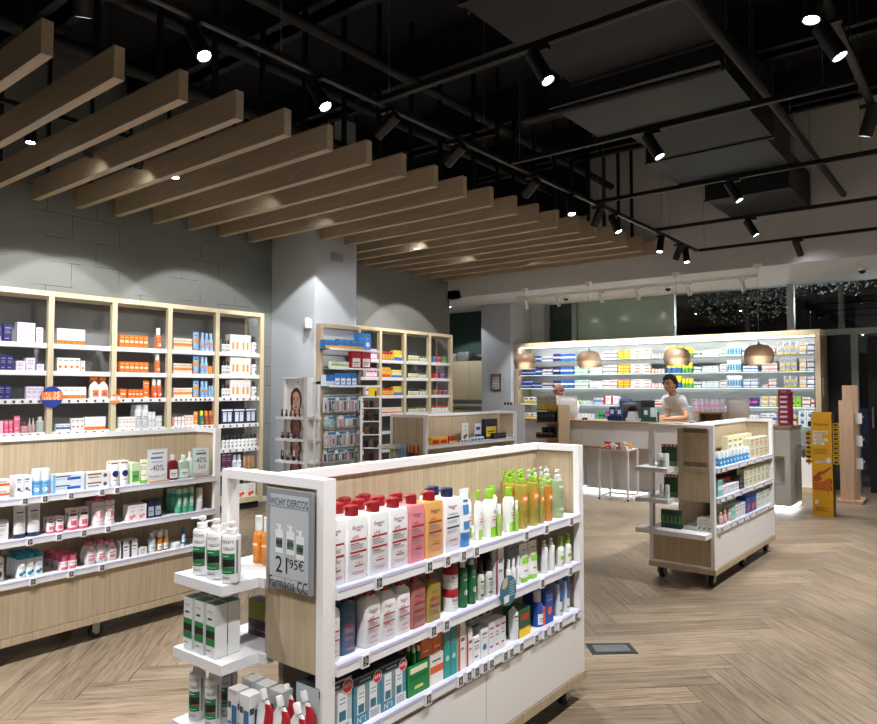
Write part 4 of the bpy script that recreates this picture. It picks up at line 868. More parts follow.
# ---------------------------------------------------------------- left gondola
G1='top shelf of left gondola'; G2='middle shelf of left gondola'; G3='bottom shelf of left gondola'
def L(z,*a,**k): k.setdefault('near',True); put(FL,{1:.90,2:.672,3:.448}[z],{1:G1,2:G2,3:G3}[z],*a,**k)
L(1,'white carton with orange stripe','carton',-6,9.5,480,1,('#ecebea','#e0602c'),2,st=2,d=.07)
L(1,'white and blue carton with head picture','carton',15.5,32,476,2,('#e9eef2','#1f6aa8','#1f6aa8'),30,d=.09)
L(1,'blue bottle with broad white cap','deo',31.8,48.8,469,2,('#5a9fd8','#dfe8f0','#e0884a'),30)
L(1,'long pale blue and white carton','carton',52,84.5,473.5,1,('#dbe9f5','#2456b8','#6fb4e0'),31,st=2,d=.05)
L(1,'white carton with grey ring and brown stripe','carton',86,109.5,471.5,1,('#ecebe9','#4a5664'),38,st=2,d=.05)
L(1,'white tube with navy oval','tube',110.5,130,460.8,2,('#f0efee','#e4e4e6','#1f2f6a'),40,deep=2)
L(1,'green leaf-print carton','carton',131,140,463,1,('#cfe6c0','#5fae4a'),10,d=.05,deep=2)
L(1,'cream tube with lime cap','tube',140.5,149,459.5,1,('#e9ead2','#6cc030','#b8c896'),6)
L(1,'dark red shampoo bottle with white cap','rectcap',168.6,178.6,455,1,('#7a1424','#ececec','#eeeae8'),10)
L(1,'pale green shampoo bottle with white cap','rectcap',179.5,189.5,455,1,('#a9c8b4','#ececec','#e8f0ea'),10)
L(1,'white bottle behind the shampoo bottles','rectcap',188,194,452,1,('#e4e8e6','#eeeeee'),0,off=.10)
L(2,'white carton with navy top','carton',-5,8.5,521,1,('#e6e6e8','#1c2748'),34,d=.06)
L(2,'tall grey-white tube with navy cap','tube',13.5,27,505.5,1,('#dcdcde','#1c2750'),34); L(2,'broad grey-white tube with navy cap','tube',27.6,41.5,503.5,1,('#dcdcde','#1c2750'),34,deep=2)
L(2,'short white and pink tube','tube',47,65,517,2,('#e9dfe0','#d96a80','#b8a0a4'),37,deep=2)
L(2,'taller white and pink tube','tube',68.5,90,508,2,('#ecdfe0','#d65a74','#b8a0a4'),37,deep=2)
L(2,'white pump bottle with pink pump','roundpump',91.5,113,495.5,2,('#e8e2e4','#d0667e','#e08a96'),33,deep=2)
L(2,'white carton with crimson side','carton',127.5,146.5,504.5,2,('#eee6e8','#d88a98'),36,d=.06)
L(2,'navy carton with bottle picture','carton',147.5,161.5,499.5,2,('#1a2444','#aab2c8'),10,d=.07)
L(2,'green dry-shampoo can','aero',175,193,489,3,('#4aa684','#b8d4c8','#e6f0ea'),35,deep=3)
L(2,'white dry-shampoo can','aero',195.5,202,488.5,1,('#dfe4e2','#e8ecec','#c8dcd2'),35)
L(3,'white bottle with black emblem, cut by picture edge','bottle',-9,2,551,1,('#e9e9ea','#2a2a2c','#1c1c1e'),7)
L(3,'white spray can with teal cap','aero',16,41.5,554,3,('#e4eaee','#1c86a0','#3a9ab8'),36,deep=3,gap=.006)
L(3,'small white bottle with pink cap','deo',58.5,75.5,555,2,('#e8dcde','#d9607a','#e08a98'),1,deep=4)
L(3,'oval white lotion bottle with coral print','oval',84.5,116,541,3,('#e9e9ec','#e0788a'),0,deep=2,d=.045,gap=.002)
L(3,'tall white and plum carton','carton',120.5,137.5,540.5,2,('#eeeeee','#3c2f46','#3c2f46'),3,d=.07)
L(3,'low white carton','carton',139,147,547.5,1,('#e6e6e8','#8a8a90'),6,d=.05)
L(3,'clear micellar bottle','bottle',148,155,534,1,('#b9c4c8','#d4dade','#e8ecee'),10)
L(3,'amber spray bottle with white cap','foam',156,168,531.5,2,('#b57a2e','#e6e6e6','#e9e4d8'),10,deep=2,gap=.012)
L(3,'low white cream jar','jar',169.5,179.5,543,1,('#dde4de','#ececea'),0)
L(3,'blue and white tube','tube',182,186.5,528,1,('#1f7fae','#e4eef4','#e8f0f4'),10)
# ---------------------------------------------------------------- nearest gondola
C1='top shelf of nearest gondola'; C2='middle shelf of nearest gondola'; C3='bottom shelf of nearest gondola'
def C(z,*a,**k): k.setdefault('near',True); put(FC,{1:.90,2:.672,3:.448}[z],{1:C1,2:C2,3:C3}[z],*a,**k)
RC='#8a1019'
C(1,'big white lotion bottle with red pump','fatpump',323,409,500,4,('#eeeff1',RC),20,d=.062,deep=3,off=.012,gap=.002,h=.232)
C(1,'big pink shower bottle with red pump','fatpump',409.6,425.8,493,1,('#dd8a94',RC),20,d=.062,deep=2,off=.012,h=.232)
C(1,'big amber shower oil bottle with red pump','fatpump',426.4,444,490,1,('#e0a860',RC),20,d=.062,deep=1,off=.012,h=.232)
C(1,'big white body lotion bottle with navy pump','fatpump',444.8,461.5,487,1,('#eeeff1','#16204a'),21,d=.062,deep=2,off=.012,h=.232)
C(1,'tall white and blue tube','tube',462.6,472.5,489,1,('#e6ecf2','#4a86c0','#6fa8d4'),28,off=.012)
C(1,'white and green bottle with lime cap','softcap',482.5,496,492,1,('#eef0ec','#86b830','#e8ecea'),24,off=.012); C(1,'white and green bottle with lime cap','softcap',503,514,490,1,('#eef0ec','#86b830'),24,off=.012,deep=2); C(1,'white and green bottle behind the tube','softcap',474.5,481.8,492,1,('#eef0ec','#86b830'),24,off=.03,deep=2)
C(1,'small green bottle with white cap','bottle',496.8,501.6,505,1,('#a8c860','#eeeeee'),0,off=.012,hc=0) if False else C(1,'small green bottle with white cap','foam',496.8,501.8,505,1,('#9cc058','#eeeeee'),0,off=.012); C(1,'small green bottle right of second lime cap','foam',514.6,518.6,501,1,('#9cc058','#eeeeee'),0,off=.012)
OIL=('#a8963c','#8fc030')
C(1,'tall yellow oil bottle with lime pump','roundpump',515.5,538,473,2,OIL,25,off=.014,deep=2,gap=.004); C(1,'slim yellow oil bottle with lime pump','roundpump',538.3,544,478,1,('#a09650','#8fc030'),25,off=.014); C(1,'orange-labelled oil bottle with lime pump','roundpump',544.3,552,477,1,('#b88030','#8fc030'),25,off=.014); C(1,'pale green gel bottle with clear pump','roundpump',552.5,563,471,1,('#98aa80','#cfd6d2'),6,off=.014,deep=2)
C(1,'yellow bottle with clear pump in back row','roundpump',526,550,468,4,('#a39a4c','#c4ccc8'),0,off=.165)
C(1,'tall oil bottle with lime pump in back row','roundpump',501,518,470.5,2,('#a09440','#8fc030'),0,off=.165)
C(2,'white lotion bottle with red cap, partly behind post','rectcap',323,341.5,592,1,('#e9e9eb',RC),20,d=.05,off=.012); C(2,'blue gel bottle with navy cap','rectcap',342.5,356.5,590,1,('#3d5f80','#1c2a44'),20,d=.05,off=.03)
C(2,'white lotion bottle in the back row','rectcap',350,362,590,1,('#dcdcde',RC),0,d=.05,off=.10)
C(2,'white lotion bottle with red cap','rectcap',365.5,411.5,578,3,('#ecebed',RC),20,d=.05,off=.012); C(2,'brownish pink shower bottle with red cap','rectcap',412,427,570,1,('#a8685f',RC),20,d=.05,off=.012); C(2,'olive shower oil bottle with red cap','rectcap',428,442,568,1,('#a08a3c','#7a1a20'),20,d=.05,off=.012)
C(2,'white cream tub with red lid','jar',443,457.5,569,1,('#ececee','#9c1a24'),34,st=2,off=.012)
C(2,'dark green pump bottle with white pump','roundpump',458,475.5,558,2,('#146a38','#d9dcd8','#cfe4d4'),7,off=.012,deep=2); C(2,'dark bottle with white label and black cap','foam',476,492,562,2,('#c9cfc4','#2a1c1e','#aab49a'),6,off=.012,deep=2)
C(2,'dark green carton','carton',489.5,494.8,546,1,('#12322c','#3a6a5a'),6,off=.03,d=.05); C(2,'tall white carton beside the dark green one','carton',495.5,504,543,1,('#e4e6ea','#9a4a5a'),3,off=.012,d=.05)
C(2,'white airless bottle with blue label','foam',506,520.5,559,3,('#eceef0','#e2e6ea','#2a6ab0'),10,off=.012); C(2,'white tube with green cap','tube',522.5,540,543,2,('#e8ebe6','#8cc83c','#ee6b3c'),11,off=.012); C(2,'white bottle with white pump','roundpump',541,554.5,541,2,('#eaecec','#e6e8e8'),0,off=.012,deep=1); C(2,'white bottle with lime cap','foam',556,571,537,2,('#eceee8','#86b830','#ee6b3c'),11,off=.012)
C(2,'grey carton with green letter in back row','carton',508,528,541,3,('#9ba29a','#3c5a3c'),7,off=.10,d=.05)
C(3,'tall pale gift pack with red sixty sticker, behind post','carton',318,352,683,1,('#b9c2c6','#dfe6ea'),26,d=.10,off=.012); C(3,'blue and white gift pack with red sixty sticker','carton',353.5,406,668,2,('#4f8aa3','#dfe6ea'),26,d=.17,off=.012)
C(3,'green display box of small bottles','carton',407.5,429.5,659,1,('#128040','#dfe8c8'),29,d=.1,off=.012,h=.10); C(3,'small green bottle in the display box','foam',411,426,645,3,('#1f8a48','#e6ece0'),0,off=.02,deep=2,dz=.102,h=.05)
C(3,'green leaflet card behind the display box','carton',396,412,640,1,('#1c7a3c','#e0d0b0'),10,off=.14,d=.01,h=.165)
C(3,'white carton with orange band','carton',430,443.5,662,1,('#e9e4e0','#e0642c'),2,st=1,d=.08,off=.012,h=.105); C(3,'orange carton on top of white ones','carton',421,443.5,641,2,('#e06a24','#f6d8b8'),6,d=.08,off=.02,dz=.107,h=.09)
C(3,'tall teal carton','carton',444,457,625.5,2,('#2c9a98','#bfe0de'),7,d=.06,off=.012); C(3,'white and red ointment carton','carton',458,465.6,623,1,('#e9e6e4','#c0503a','#c0503a'),3,d=.04,off=.012); C(3,'narrow white and red carton','carton',466.4,472.8,629,1,('#ebe8e8','#c0392b','#c0392b'),3,d=.04,off=.012); C(3,'short white carton','carton',473.4,480.6,637,1,('#eaeaec','#4a4c52'),6,d=.04,off=.012); C(3,'white carton with blue corner','carton',481.2,488,629,1,('#e9ecef','#2a6ab0'),7,d=.04,off=.012)
C(3,'pale carton with blue stripe in back row','carton',470,492,612,3,('#dfe1e4','#3c78b0'),2,d=.05,off=.085,h=.165)
C(3,'tall white carton','carton',489,506,620,3,('#e6e7ea','#b0444a'),6,d=.05,off=.012); C(3,'white spray can with red ninety sticker','spraycan',509,518,610,1,('#e9eaec','#e4e6e8'),7,off=.012)
C(3,'green carton with yellow and red panels','carton',519,530.5,608,1,('#1e5a34','#f2d22a','#c82a30'),9,d=.08,off=.012)
C(3,'blue and white bottle with clear cap','foam',532,542.5,594,1,('#2350a8','#e2e6ec','#ee6a3a'),10,off=.012); C(3,'slim orange and blue carton','carton',543,545.6,607,1,('#e8683a','#2350a8'),6,off=.012,d=.03); C(3,'blue carton with orange figure','carton',546,553.6,590,1,('#1f4aa8','#ee6a3a'),7,off=.012,d=.05); C(3,'blue carton in the back row','carton',532,546,588,2,('#1f3f96','#c9d4ec'),6,off=.09,d=.05)
C(3,'tall blue and orange spray can','aero',555,569.5,575.5,2,('#e6e9ee','#2a66b0','#e8562c'),13,off=.012)
# end of nearest gondola (frame facing the camera side), s negative leftwards
E1='upper end shelf of nearest gondola'; E2='middle end shelf of nearest gondola'; E3='low end shelf of nearest gondola'
put(FCe,.897,E1,'white and green shampoo pump bottle','roundpump',187,231,521,3,('#e6e7e8','#e9e9ea'),22,off=-.12,near=True,w=.058,h=.186,yaw=R(38)) 
put(FCe,.897,E1,'orange gel bottle with clear cap','foam',249.5,267,510,2,('#d98a34','#d8dcdc','#b85a28'),25,off=.10,near=True,w=.04,h=.16)
put(FCe,.657,E2,'tall white and green shampoo carton','carton',182,216,604,3,('#e2e4e4','#2a6640','#e2e4e4'),23,off=-.125,near=True,d=.045,w=.047,h=.165,deep=2)
put(FCe,.657,E2,'plum carton with olive top','carton',249,269,598,3,('#4a1f44','#8a8f2c'),13,off=.09,near=True,d=.045,w=.045,h=.12)
put(FCe,.4215,E3,'white and green shampoo pump bottle','roundpump',182,214,668,2,('#e2e3e4','#e6e6e8'),22,off=-.11,near=True,w=.052,h=.188,yaw=R(38))
put(FCe,.4215,E3,'white and green shampoo bottle behind','roundpump',212,228,668,1,('#d6d8da','#dcdee0'),22,off=-.03,near=True,w=.052,h=.188,yaw=R(38))
put(FCe,.4215,E3,'white and blue shampoo carton','carton',226,250,690,2,('#e2e4e6','#1f6aa0'),12,off=-.10,near=True,d=.045,w=.047,h=.15)
put(FCe,.4215,E3,'grey and brown carton','carton',240,282,665,3,('#b9b9b6','#8a4a34'),12,off=-.047,near=True,d=.045,w=.055,h=.165)
put(FCe,.4215,E3,'red and white refill pouch with tilted spout','pouch',252,303,690,3,('#e4e4e6','#a8202c'),1,off=-.10,near=True,d=.05,w=.085,h=.185,gap=.01)
put(FCe,.4215,E3,'red and white refill pouch behind','pouch',275,310,690,2,('#dcdcde','#a8202c'),1,off=-.035,near=True,d=.05,w=.085,h=.185,gap=.01)
# round promo disc hanging on the middle rail
def disc(fr,px,py,r,off,label,cols,texts,cat='promo disc'):
    s,z=fr.hit(px,py,off); p=fr.pt(s,off,z); o=empty('promo_disc',p,fr.th); tag(o,label,cat)
    n=32; mb=MB(); mb.poly([(r*cos(2*pi*i/n),r*sin(2*pi*i/n)) for i in range(n)],0,mat(cols[0]),.003); obj('disc',mb,o)
    mb=MB()
    if len(cols)>1:
        mb.poly([(r*x,r*z) for x,z in ((-.95,-.28),(.95,-.28),(.95,.5),(-.95,.5))],-.001,mat(cols[1]))
    for t,x,z,sz,c in texts: text(mb,t,x*r,-.002,z*r,sz*r,mat(c))
    if cols[0]=='#2f6f86':
        mb.poly([(r*x,r*z) for x,z in ((-.6,.85),(-.1,.95),(-.15,.4),(-.5,.2),(-.85,.3))],-.001,mat('#d9b48c')); mb.poly([(r*x,r*z) for x,z in ((-.6,-.3),(.05,-.25),(.05,-.75),(-.55,-.8))],-.001,mat('#e4e6ea'))
        for q in range(6): mb.poly([(r*x,r*z) for x,z in ((.1,.55-q*.18),(.75,.6-q*.18),(.75,.54-q*.18),(.1,.48-q*.18))],-.001,mat('#a9c6d0'))
    if mb.f: obj('printed_text',mb,o)
disc(FC,508.5,590.5,.060,-.022,'round teal promo disc clipped to nearest gondola middle rail',('#2f6f86',),())
disc(F1,52,397,.105,-.012,'blue and orange round promo disc on wall shelving stile',('#1f3f9a','#f08228'),(('3€',.42,.3,.55,'#ffffff'),('6€',.42,-.1,.55,'#ffffff'),('1a',-.4,.25,.5,'#ffffff'),('UNI',-.4,-.15,.4,'#ffffff')))
disc(F1,115.5,399,.055,-.012,'small orange rimmed promo disc on second stile',('#f08a3c','#f4e8dc'),(('1€',0,.08,.9,'#1f3f9a'),))
# price tags clipped to shelf lips
def tags(fr,z,pxs,where,w=.03,off=-.015):
    for k,px in enumerate(pxs):
        s=fr.s_at(px,z-.01,off); p=fr.pt(s,off,z-.018); o=empty('price_tag',p,fr.th)
        ww=w
        if 'tb' not in _PC:
            mb=MB(); mb.box(-.017,.017,-.004,.004,-.02,.02,mat('#e6e6e8',.35)); _PC['tb']=mb.mesh('tag_case')
            mb=MB(); dk=mat('#2c2d33',.3); mb.box(-.0115,.0115,-.0048,-.004,-.014,.015,dk)
            for j in range(4): mb.box(-.008+.004*(j%2),.001+.006*(j%3>0),-.0052,-.0048,-.0115+j*.0068,-.0085+j*.0068,mat('#c3c6c6',.3))
            _PC['tc']=mb.mesh('tag_display')
        obj('tag_case',_PC['tb'],o); obj('tag_display',_PC['tc'],o)
        e=len(pxs)-1-k
        tag(o,'electronic price tag, %s, on rail of %s'%('leftmost' if k==0 else 'rightmost' if e==0 else ['','second','third','fourth','fifth','sixth','seventh','eighth','ninth','tenth','eleventh','twelfth','thirteenth'][k]+' from left',where),'price tag','electronic price tags on the shelf rails')
tags(FC,.90,[378.5,429,447,463,476,526,546,571],C1); tags(FC,.672,[365,433,446,542,570],C2); tags(FC,.448,[428,460,468.6,476.5,484.7,491,505,511,521,536,545,552,560,575.7],C3)
tags(FL,.90,[25,45,71,102,117],G1); tags(FL,.672,[30,59,84,108],G2); tags(FL,.448,[33,71,102],G3)
# small tags on the wall shelving lips
tm=MB(); tm.box(-.02,.02,-.004,.0,-.018,.018,mat('#e9e9eb',.35)); tm.box(-.011,.011,-.0045,-.004,-.012,.012,mat('#3a3b42',.4)); TM=tm.mesh('price_tag')
for sh,z,bays in (('third',1.40,(0,1,2,3,4)),('fourth',1.07,(0,1,2,3,4)),('fifth',.765,(4,))):
    for b in bays:
        y0,y1=Y1[b+2]+.06,Y1[b+3]-.06; n=(7,6,5,8,6)[b]
        for k in range(n):
            y=y0+(y1-y0)*(k+.5)/n
            tag(obj('price_tag',TM,None,(CX-.0125,y,z-.014),pi/2),'small white price tag, %s, %s'%('leftmost' if k==0 else 'rightmost' if k==n-1 else ordn[k]+' from left',S%(sh,['leftmost','second','third','fourth','fifth'][b])),'price tag','small price tags on the wall shelving')
# ---------------------------------------------------------------- right gondola
R1='top shelf of right gondola'; R2='middle shelf of right gondola'; R3='bottom shelf of right gondola'
def Rg(z,*a,**k): k.setdefault('near',False); put(FR,{1:.90,2:.672,3:.448}[z],{1:R1,2:R2,3:R3}[z],*a,**k)
Rg(1,'white and blue hygiene pack','deo',718,749,447,9,('#3d8fc4','#e9edf2','#e6eef4'),2,deep=2,off=.012,h=.11); CRM=('#e4e0bc','#c8567a'); CRG=('#e4e0bc','#3c7ab0')
Rg(1,'stacked cream carton with pink print','carton',750.5,768,437,4,CRM,41,st=2,off=.012,d=.06); Rg(1,'cream carton in the back row','carton',728,752,443,5,CRG,41,off=.13,d=.05,h=.20)
Rg(2,'teal and white carton','carton',718,723,480,1,('#7fc4c0','#e8eeee'),2,off=.012,h=.13); Rg(2,'low white carton','carton',723.5,739,487,4,('#e6e8ee','#8a94b4'),6,off=.012,h=.07); Rg(2,'red carton behind the white ones','carton',722,738,481,4,('#b0262c','#e9e0e0'),6,off=.08,h=.10,d=.06); Rg(2,'black carton','carton',739.5,744,480,1,('#1c1c1f','#888'),6,off=.012,h=.11)
Rg(2,'stacked cream carton with blue print','carton',744.5,769,468,6,CRG,41,st=2,off=.012,d=.06,h=.078); 
Rg(3,'pink bottle with peach cap','foam',718,731,512,3,('#e6c8c8','#e0a090'),1,off=.012,h=.10); Rg(3,'mint carton','carton',731.5,735.5,510,1,('#8cccb4','#e8f0ec'),6,off=.012,h=.10); Rg(3,'white carton','carton',736,745.5,505,3,('#e4e8ea','#5a8a9a'),6,off=.012,h=.11); Rg(3,'blue carton with coloured circles','carton',746,756,492,2,('#1f4f9e','#e2502c','#f0c02c'),36,off=.012,h=.19,d=.08); Rg(3,'pale green and white carton','carton',757,770,494,3,('#e0e6e2','#9ab8aa'),6,off=.012,h=.14); Rg(3,'pale green carton in the back row','carton',722,745,504,5,('#cfd8cf','#8aa090'),6,off=.10,h=.14,d=.05)
tags(FR,.90,[721,726,739,747,754,762],R1); tags(FR,.672,[720,726,733,741,754,763],R2); tags(FR,.448,[722,731,737,744,750,756,768],R3)
put(FRe,.897,'upper end shelf of right gondola','white deodorant stick','deo',655.5,667,452,2,('#dfe6e0','#eeeeee','#1c4a2c'),2,off=-.08,deep=2,w=.036,h=.105); put(FRe,.897,'upper end shelf of right gondola','dark green carton with red top','carton',661.5,677,443,4,('#1f4a2a','#a02430','#5f9a3c'),39,off=.05,d=.04,h=.17)
put(FRe,.657,'middle end shelf of right gondola','white deodorant stick','deo',658.5,669.5,481,2,('#dfe6e0','#eeeeee','#1c4a2c'),2,off=-.08,w=.036,h=.105); put(FRe,.657,'middle end shelf of right gondola','dark green carton with red top','carton',664,677.5,473,4,('#1f4a2a','#7a2430'),39,off=.05,d=.04,h=.17)
put(FRe,.4215,'low end shelf of right gondola','dark green leaning carton','carton',661,681,505,5,('#173a22','#3f8a3c'),12,off=-.02,d=.04,h=.14); put(FRe,.4215,'niche under right gondola end panel','white carton with green leaf pattern','carton',697,712,515,3,('#e4e0d8','#3f6a48'),36,off=.0,d=.05,h=.105,deep=2)
# ---------------------------------------------------------------- middle gondola
def B(*a,**k): put(FB,.90,'top shelf of middle gondola',*a,**k)
B('yellow and red carton','carton',431.5,448,437,2,('#e8b62c','#d0302c'),10,off=.012,d=.06); B('red and yellow carton','carton',449,456,436,2,('#c02a26','#f2c23a'),1,off=.012,d=.06); B('small white and red tub','foam',457,470,441,4,('#e6e6e8','#3a2a2a','#c8382c'),8,off=.012,deep=2); B('white and blue packet','carton',471,484,437,4,('#e2e6ec','#3f7ab8'),10,off=.012,d=.04); B('big navy box with yellow corner','carton',485,497.5,419,1,('#131d3c','#e8c83a','#8a8f60'),10,off=.10,d=.05); B('small black box','carton',494,506,433,4,('#14161f','#3a3f50'),6,off=.03,d=.05)
B('white standing figure card','carton',462,468.5,423,1,('#e9ecf0','#7a5a48','#3a8ac8'),36,off=.13,d=.01); B('white and brown standing card','carton',475,481,423.5,1,('#e4e6ec','#4a3426','#2a4aa0'),9,off=.13,d=.01)
put(FBe,.657,'lower end shelf of middle gondola','spray with lime cap','foam',389,397,445,2,('#c8d0c0','#cddc2a'),1,off=-.06); put(FBe,.657,'lower end shelf of middle gondola','blue spray bottle','foam',397.5,406.5,444,3,('#8ab4dc','#a8c8ea'),6,off=-.06); put(FBe,.657,'lower end shelf of middle gondola','dark bottle with orange cap','foam',407.5,418,445.5,3,('#5a1f22','#f0762a','#e8d8d0'),7,off=-.06)
put(FBe,.657,'lower end shelf of middle gondola','small low orange and white box','carton',381,407,451,5,('#e6a078','#e8e0d8'),8,off=-.12,d=.03,h=.06)
# ---------------------------------------------------------------- pharmacy wall
FP=Fr((0,11.40),0)
def P(i,*a,**k): k.setdefault('off',0.0); k.setdefault('d',.10); k.setdefault('gap',.009); put(FP,ZB[i],['top','second','third','fourth','fifth','sixth'][i]+' glass shelf behind counter',*a,**k)
NB=('#27408f','#d0d6e8','#c0303c'); LC=('#e6e2ee','#4a2f7a'); PN=('#2c2a6a','#dfe0ee'); BW=('#2f6ac8','#eef2f8'); GW=('#e8f4ec','#3fa45c'); WG=('#eef0ef','#b8c4c0'); RW=('#f2eff0','#d8303c'); ORW=('#f0963a','#e9d24a'); WOR=('#f3f3f3','#ee7a3a','#6a7ab8'); MX=('#f0e8e0','#e8663a','#3a86d0'); BY_=('#2a62a8','#d8dc2c'); GB=('#5aa648','#e8d83a','#d84030'); WBT=('#e4ecf6','#3a70c0'); CRB=('#ece6d0','#3a6ab8'); CT_=('#e9eef0','#3a9ac8','#f0a030'); STR=('#f0f0ea','#f2cc2c','#2a50a0'); YN=('#f0eee8','#f0b83a'); NVW=('#eef0f4','#26408a')
P(0,'navy and blue carton','carton',531,539,356,2,NB,2); P(1,'navy and red carton','carton',521.8,535,366.5,2,NB,2,st=2); P(2,'navy and red carton','carton',521.8,531,380,1,NB,2,st=2); P(2,'small navy carton','carton',531.5,541,383,2,NB,2); P(1,'small navy carton','carton',535.5,541,368.5,1,NB,2)
for i,y in ((0,354),(1,367),(2,380.5)):
    P(i,'small lilac carton','carton',542,552,y+2.5,4,LC,2); P(i,'navy and white carton','carton',553,559.5,y,2,PN,2); P(i,'blue and white carton','carton',560.5,573,y,3,BW,2)
    if i: P(i,'green and white carton','carton',574.5,588,y-.5,2,GW,2,st=2); P(i,'small plain white carton','carton',589.5,602,y+.5,4,WG,6,st=2)
    else: P(i,'small plain white carton','carton',597,601.5,y,1,WG,6)
    P(i,'white carton with red band','carton',603,617,[351.5,365.5,380][i],2,RW,2,st=2); P(i,'orange and lime carton','carton',618,629.5,[350,364.5,379.5][i],2,ORW,1,st=3); P(i,'white carton with orange and blue tip','carton',630.5,650,[349.5,364,379.5][i],2,WOR,12,st=3)
    P(i,'small orange, white and blue carton','carton',651,664,[354,369,383.5][i],4,MX,3)
    P(i,'green bottle carton with red top','carton',682,692,[348,363,378.5][i],3,GB,13); P(i,'small white and green carton','carton',693.5,700.5,[351,367,382][i],2,('#e8ece8','#2f7a50'),2); P(i,'white and blue syrup carton','carton',702,718.5,[350,366,381.5][i],7,WBT,7); P(i,'cream and blue carton','carton',720,726.5,[348,364,380][i],1,CRB,8,st=2); P(i,'tall colourful carton','carton',727,741,[343.5,360,375.5][i],5,CT_,10)
    P(i,'white carton with yellow stripes','carton',[777.5,779.5,784][i],[796.5,797,796.5][i],[341.5,358.5,376][i],[3,3,2][i],STR,4,st=2 if i!=1 else 2)
    P(i,'white and yellow medicine carton','carton',799.5,806.5,[342.5,359,376.5][i],1,YN,2,st=2); P(i,'white and navy medicine carton','carton',807.2,814.5,[342,359,376.5][i],1,NVW,2,st=2)
P(0,'blue and yellow carton','carton',668,681.5,346,3,BY_,13); P(1,'tall blue and yellow carton','carton',667,681.5,362.5,3,BY_,13); P(2,'blue and yellow carton','carton',674,681,376,1,BY_,13)
P(0,'white and blue low carton','carton',742,748,346,1,WBT,2); P(1,'white and blue low carton','carton',743,758,366,2,WBT,2); P(2,'white and blue low carton','carton',743.5,758,379,2,WBT,2,st=2)
P(0,'white and red carton','carton',768,775,346,1,RW,2,st=2); P(1,'white and red carton','carton',761.5,777.5,363,2,RW,2,st=2); P(2,'white and red carton','carton',768.5,776.5,379,1,RW,2,st=2); P(2,'low red carton','carton',762.5,768,384.5,1,RW,2)
P(3,'white and yellow carton','carton',523.5,534,397,2,('#f0ecd8','#e8cc2c','#2a3a70'),9); P(3,'small green carton','carton',572,580,398.5,3,('#7ac04a','#e6f0dc'),2); P(3,'plain white carton','carton',581,591,401,3,WG,6); P(3,'pale blue and violet carton','carton',594,602.5,398,2,('#cfe0f2','#6a52b8'),2); P(3,'red and white carton','carton',603.5,618.5,396,2,('#f2f0f0','#d02c34'),3); P(3,'blue tray box','carton',619.5,630,399,2,('#3a74b8','#d8e4f0'),2); P(3,'green and red carton','carton',653,661,400,1,('#f0e8e4','#e04a30','#2fa060'),9); P(3,'plain white folded carton','carton',667,676,401,2,WG,6)
P(3,'purple carton','carton',745,758,398,2,('#5a3a8a','#e070b0'),2); P(3,'white and yellow stacked carton','carton',760.5,776.5,396.5,2,('#f2efe2','#f0c82c','#d84a30'),12,st=2); P(3,'lime green carton','carton',791,801,396.8,2,('#9ad83a','#1f8a4a'),7); P(3,'white carton with crimson line','carton',802.5,810.5,397.5,1,('#f0eef0','#9a2040'),2,st=2); P(3,'small white and red carton','carton',811,814.6,399.5,1,RW,2)
P(4,'yellow and white carton','carton',525,534,413,2,('#ece9da','#e8cc2c','#22346a'),9); P(4,'green and navy carton','carton',598,604.5,412,2,('#4ab04a','#1f4a8a'),2); P(4,'purple and blue carton','carton',605,610.5,411,2,('#7a52b0','#e0628a'),2); P(4,'small white medicine carton','carton',573,593,414,6,WG,6); P(4,'white carton with red tip','carton',748,759,415.5,3,('#eeeeee','#e2562c'),12); P(4,'white and blue carton','carton',760.5,776,413.5,2,('#eceff4','#2a6ab8'),2); P(4,'small gold carton','carton',792.5,796.5,415,1,('#d8c890','#444'),2); P(4,'white and blue stacked carton','carton',798.5,814.5,411,2,('#e4e8ea','#3a7ab0'),7,st=2)
P(5,'white and navy low carton','carton',806,814,433,1,('#e6e8ec','#2a4a8a'),2,st=2)
# ================================================================ SIGNS
def sheet(fr,px0,py0,px1,py1,off,name,label,frame,items,th=.006,cat='sign',margin=.012,paper='#dfe1e3',tilt=0):
    s0,zt=fr.hit(px0,py0,off); s1,_=fr.hit(px1,py0,off); zb=fr.hit((px0+px1)/2,py1,off)[1]; zt=fr.hit((px0+px1)/2,py0,off)[1]
    w=abs(s1-s0); h=zt-zb; p=fr.pt((s0+s1)/2,off,zb); o=empty(name,p,fr.th); tag(o,label,cat)
    mb=MB(); mb.box(-w/2,w/2,0,th,0,h,mat(frame,.35)); obj('frame' ,mb,o)
    mb=MB(); mb.box(-w/2+margin,w/2-margin,-.001,0,margin,h-margin,mat(paper,.5)); obj('printed_sheet',mb,o)
    mb=MB()
    for it in items:
        if it[0]=='t': _,x,z,sz,c,t=it; text(mb,t,x*w/2,-.0018,z*h,sz*w,mat(c),maxw=w*(.84 if len(t)>5 else .7))
        else: _,x0,x1,a,b,c=it; mb.box(x0*w/2,x1*w/2,-.0016,-.001,a*h,b*h,mat(c))
    if mb.f: obj('printed_text',mb,o)
    return o,w,h
BT=[]
for k,(x,z) in enumerate(((-.42,.40),(0.08,.37),(.5,.39))):
    zz=.36 if k<2 else .33
    BT+= [('r',x-.17,x+.17,zz,zz+.23,'#e2e5e8'),('r',x-.06,x+.06,zz+.23,zz+.27,'#e2e5e8'),('r',x-.16,x+.08,zz+.27,zz+.285,'#e2e5e8'),('r',x-.15,x+.15,zz+.05,zz+.15,'#1f6f48'),('r',x-.15,x+.15,zz+.08,zz+.12,'#0e241e')]
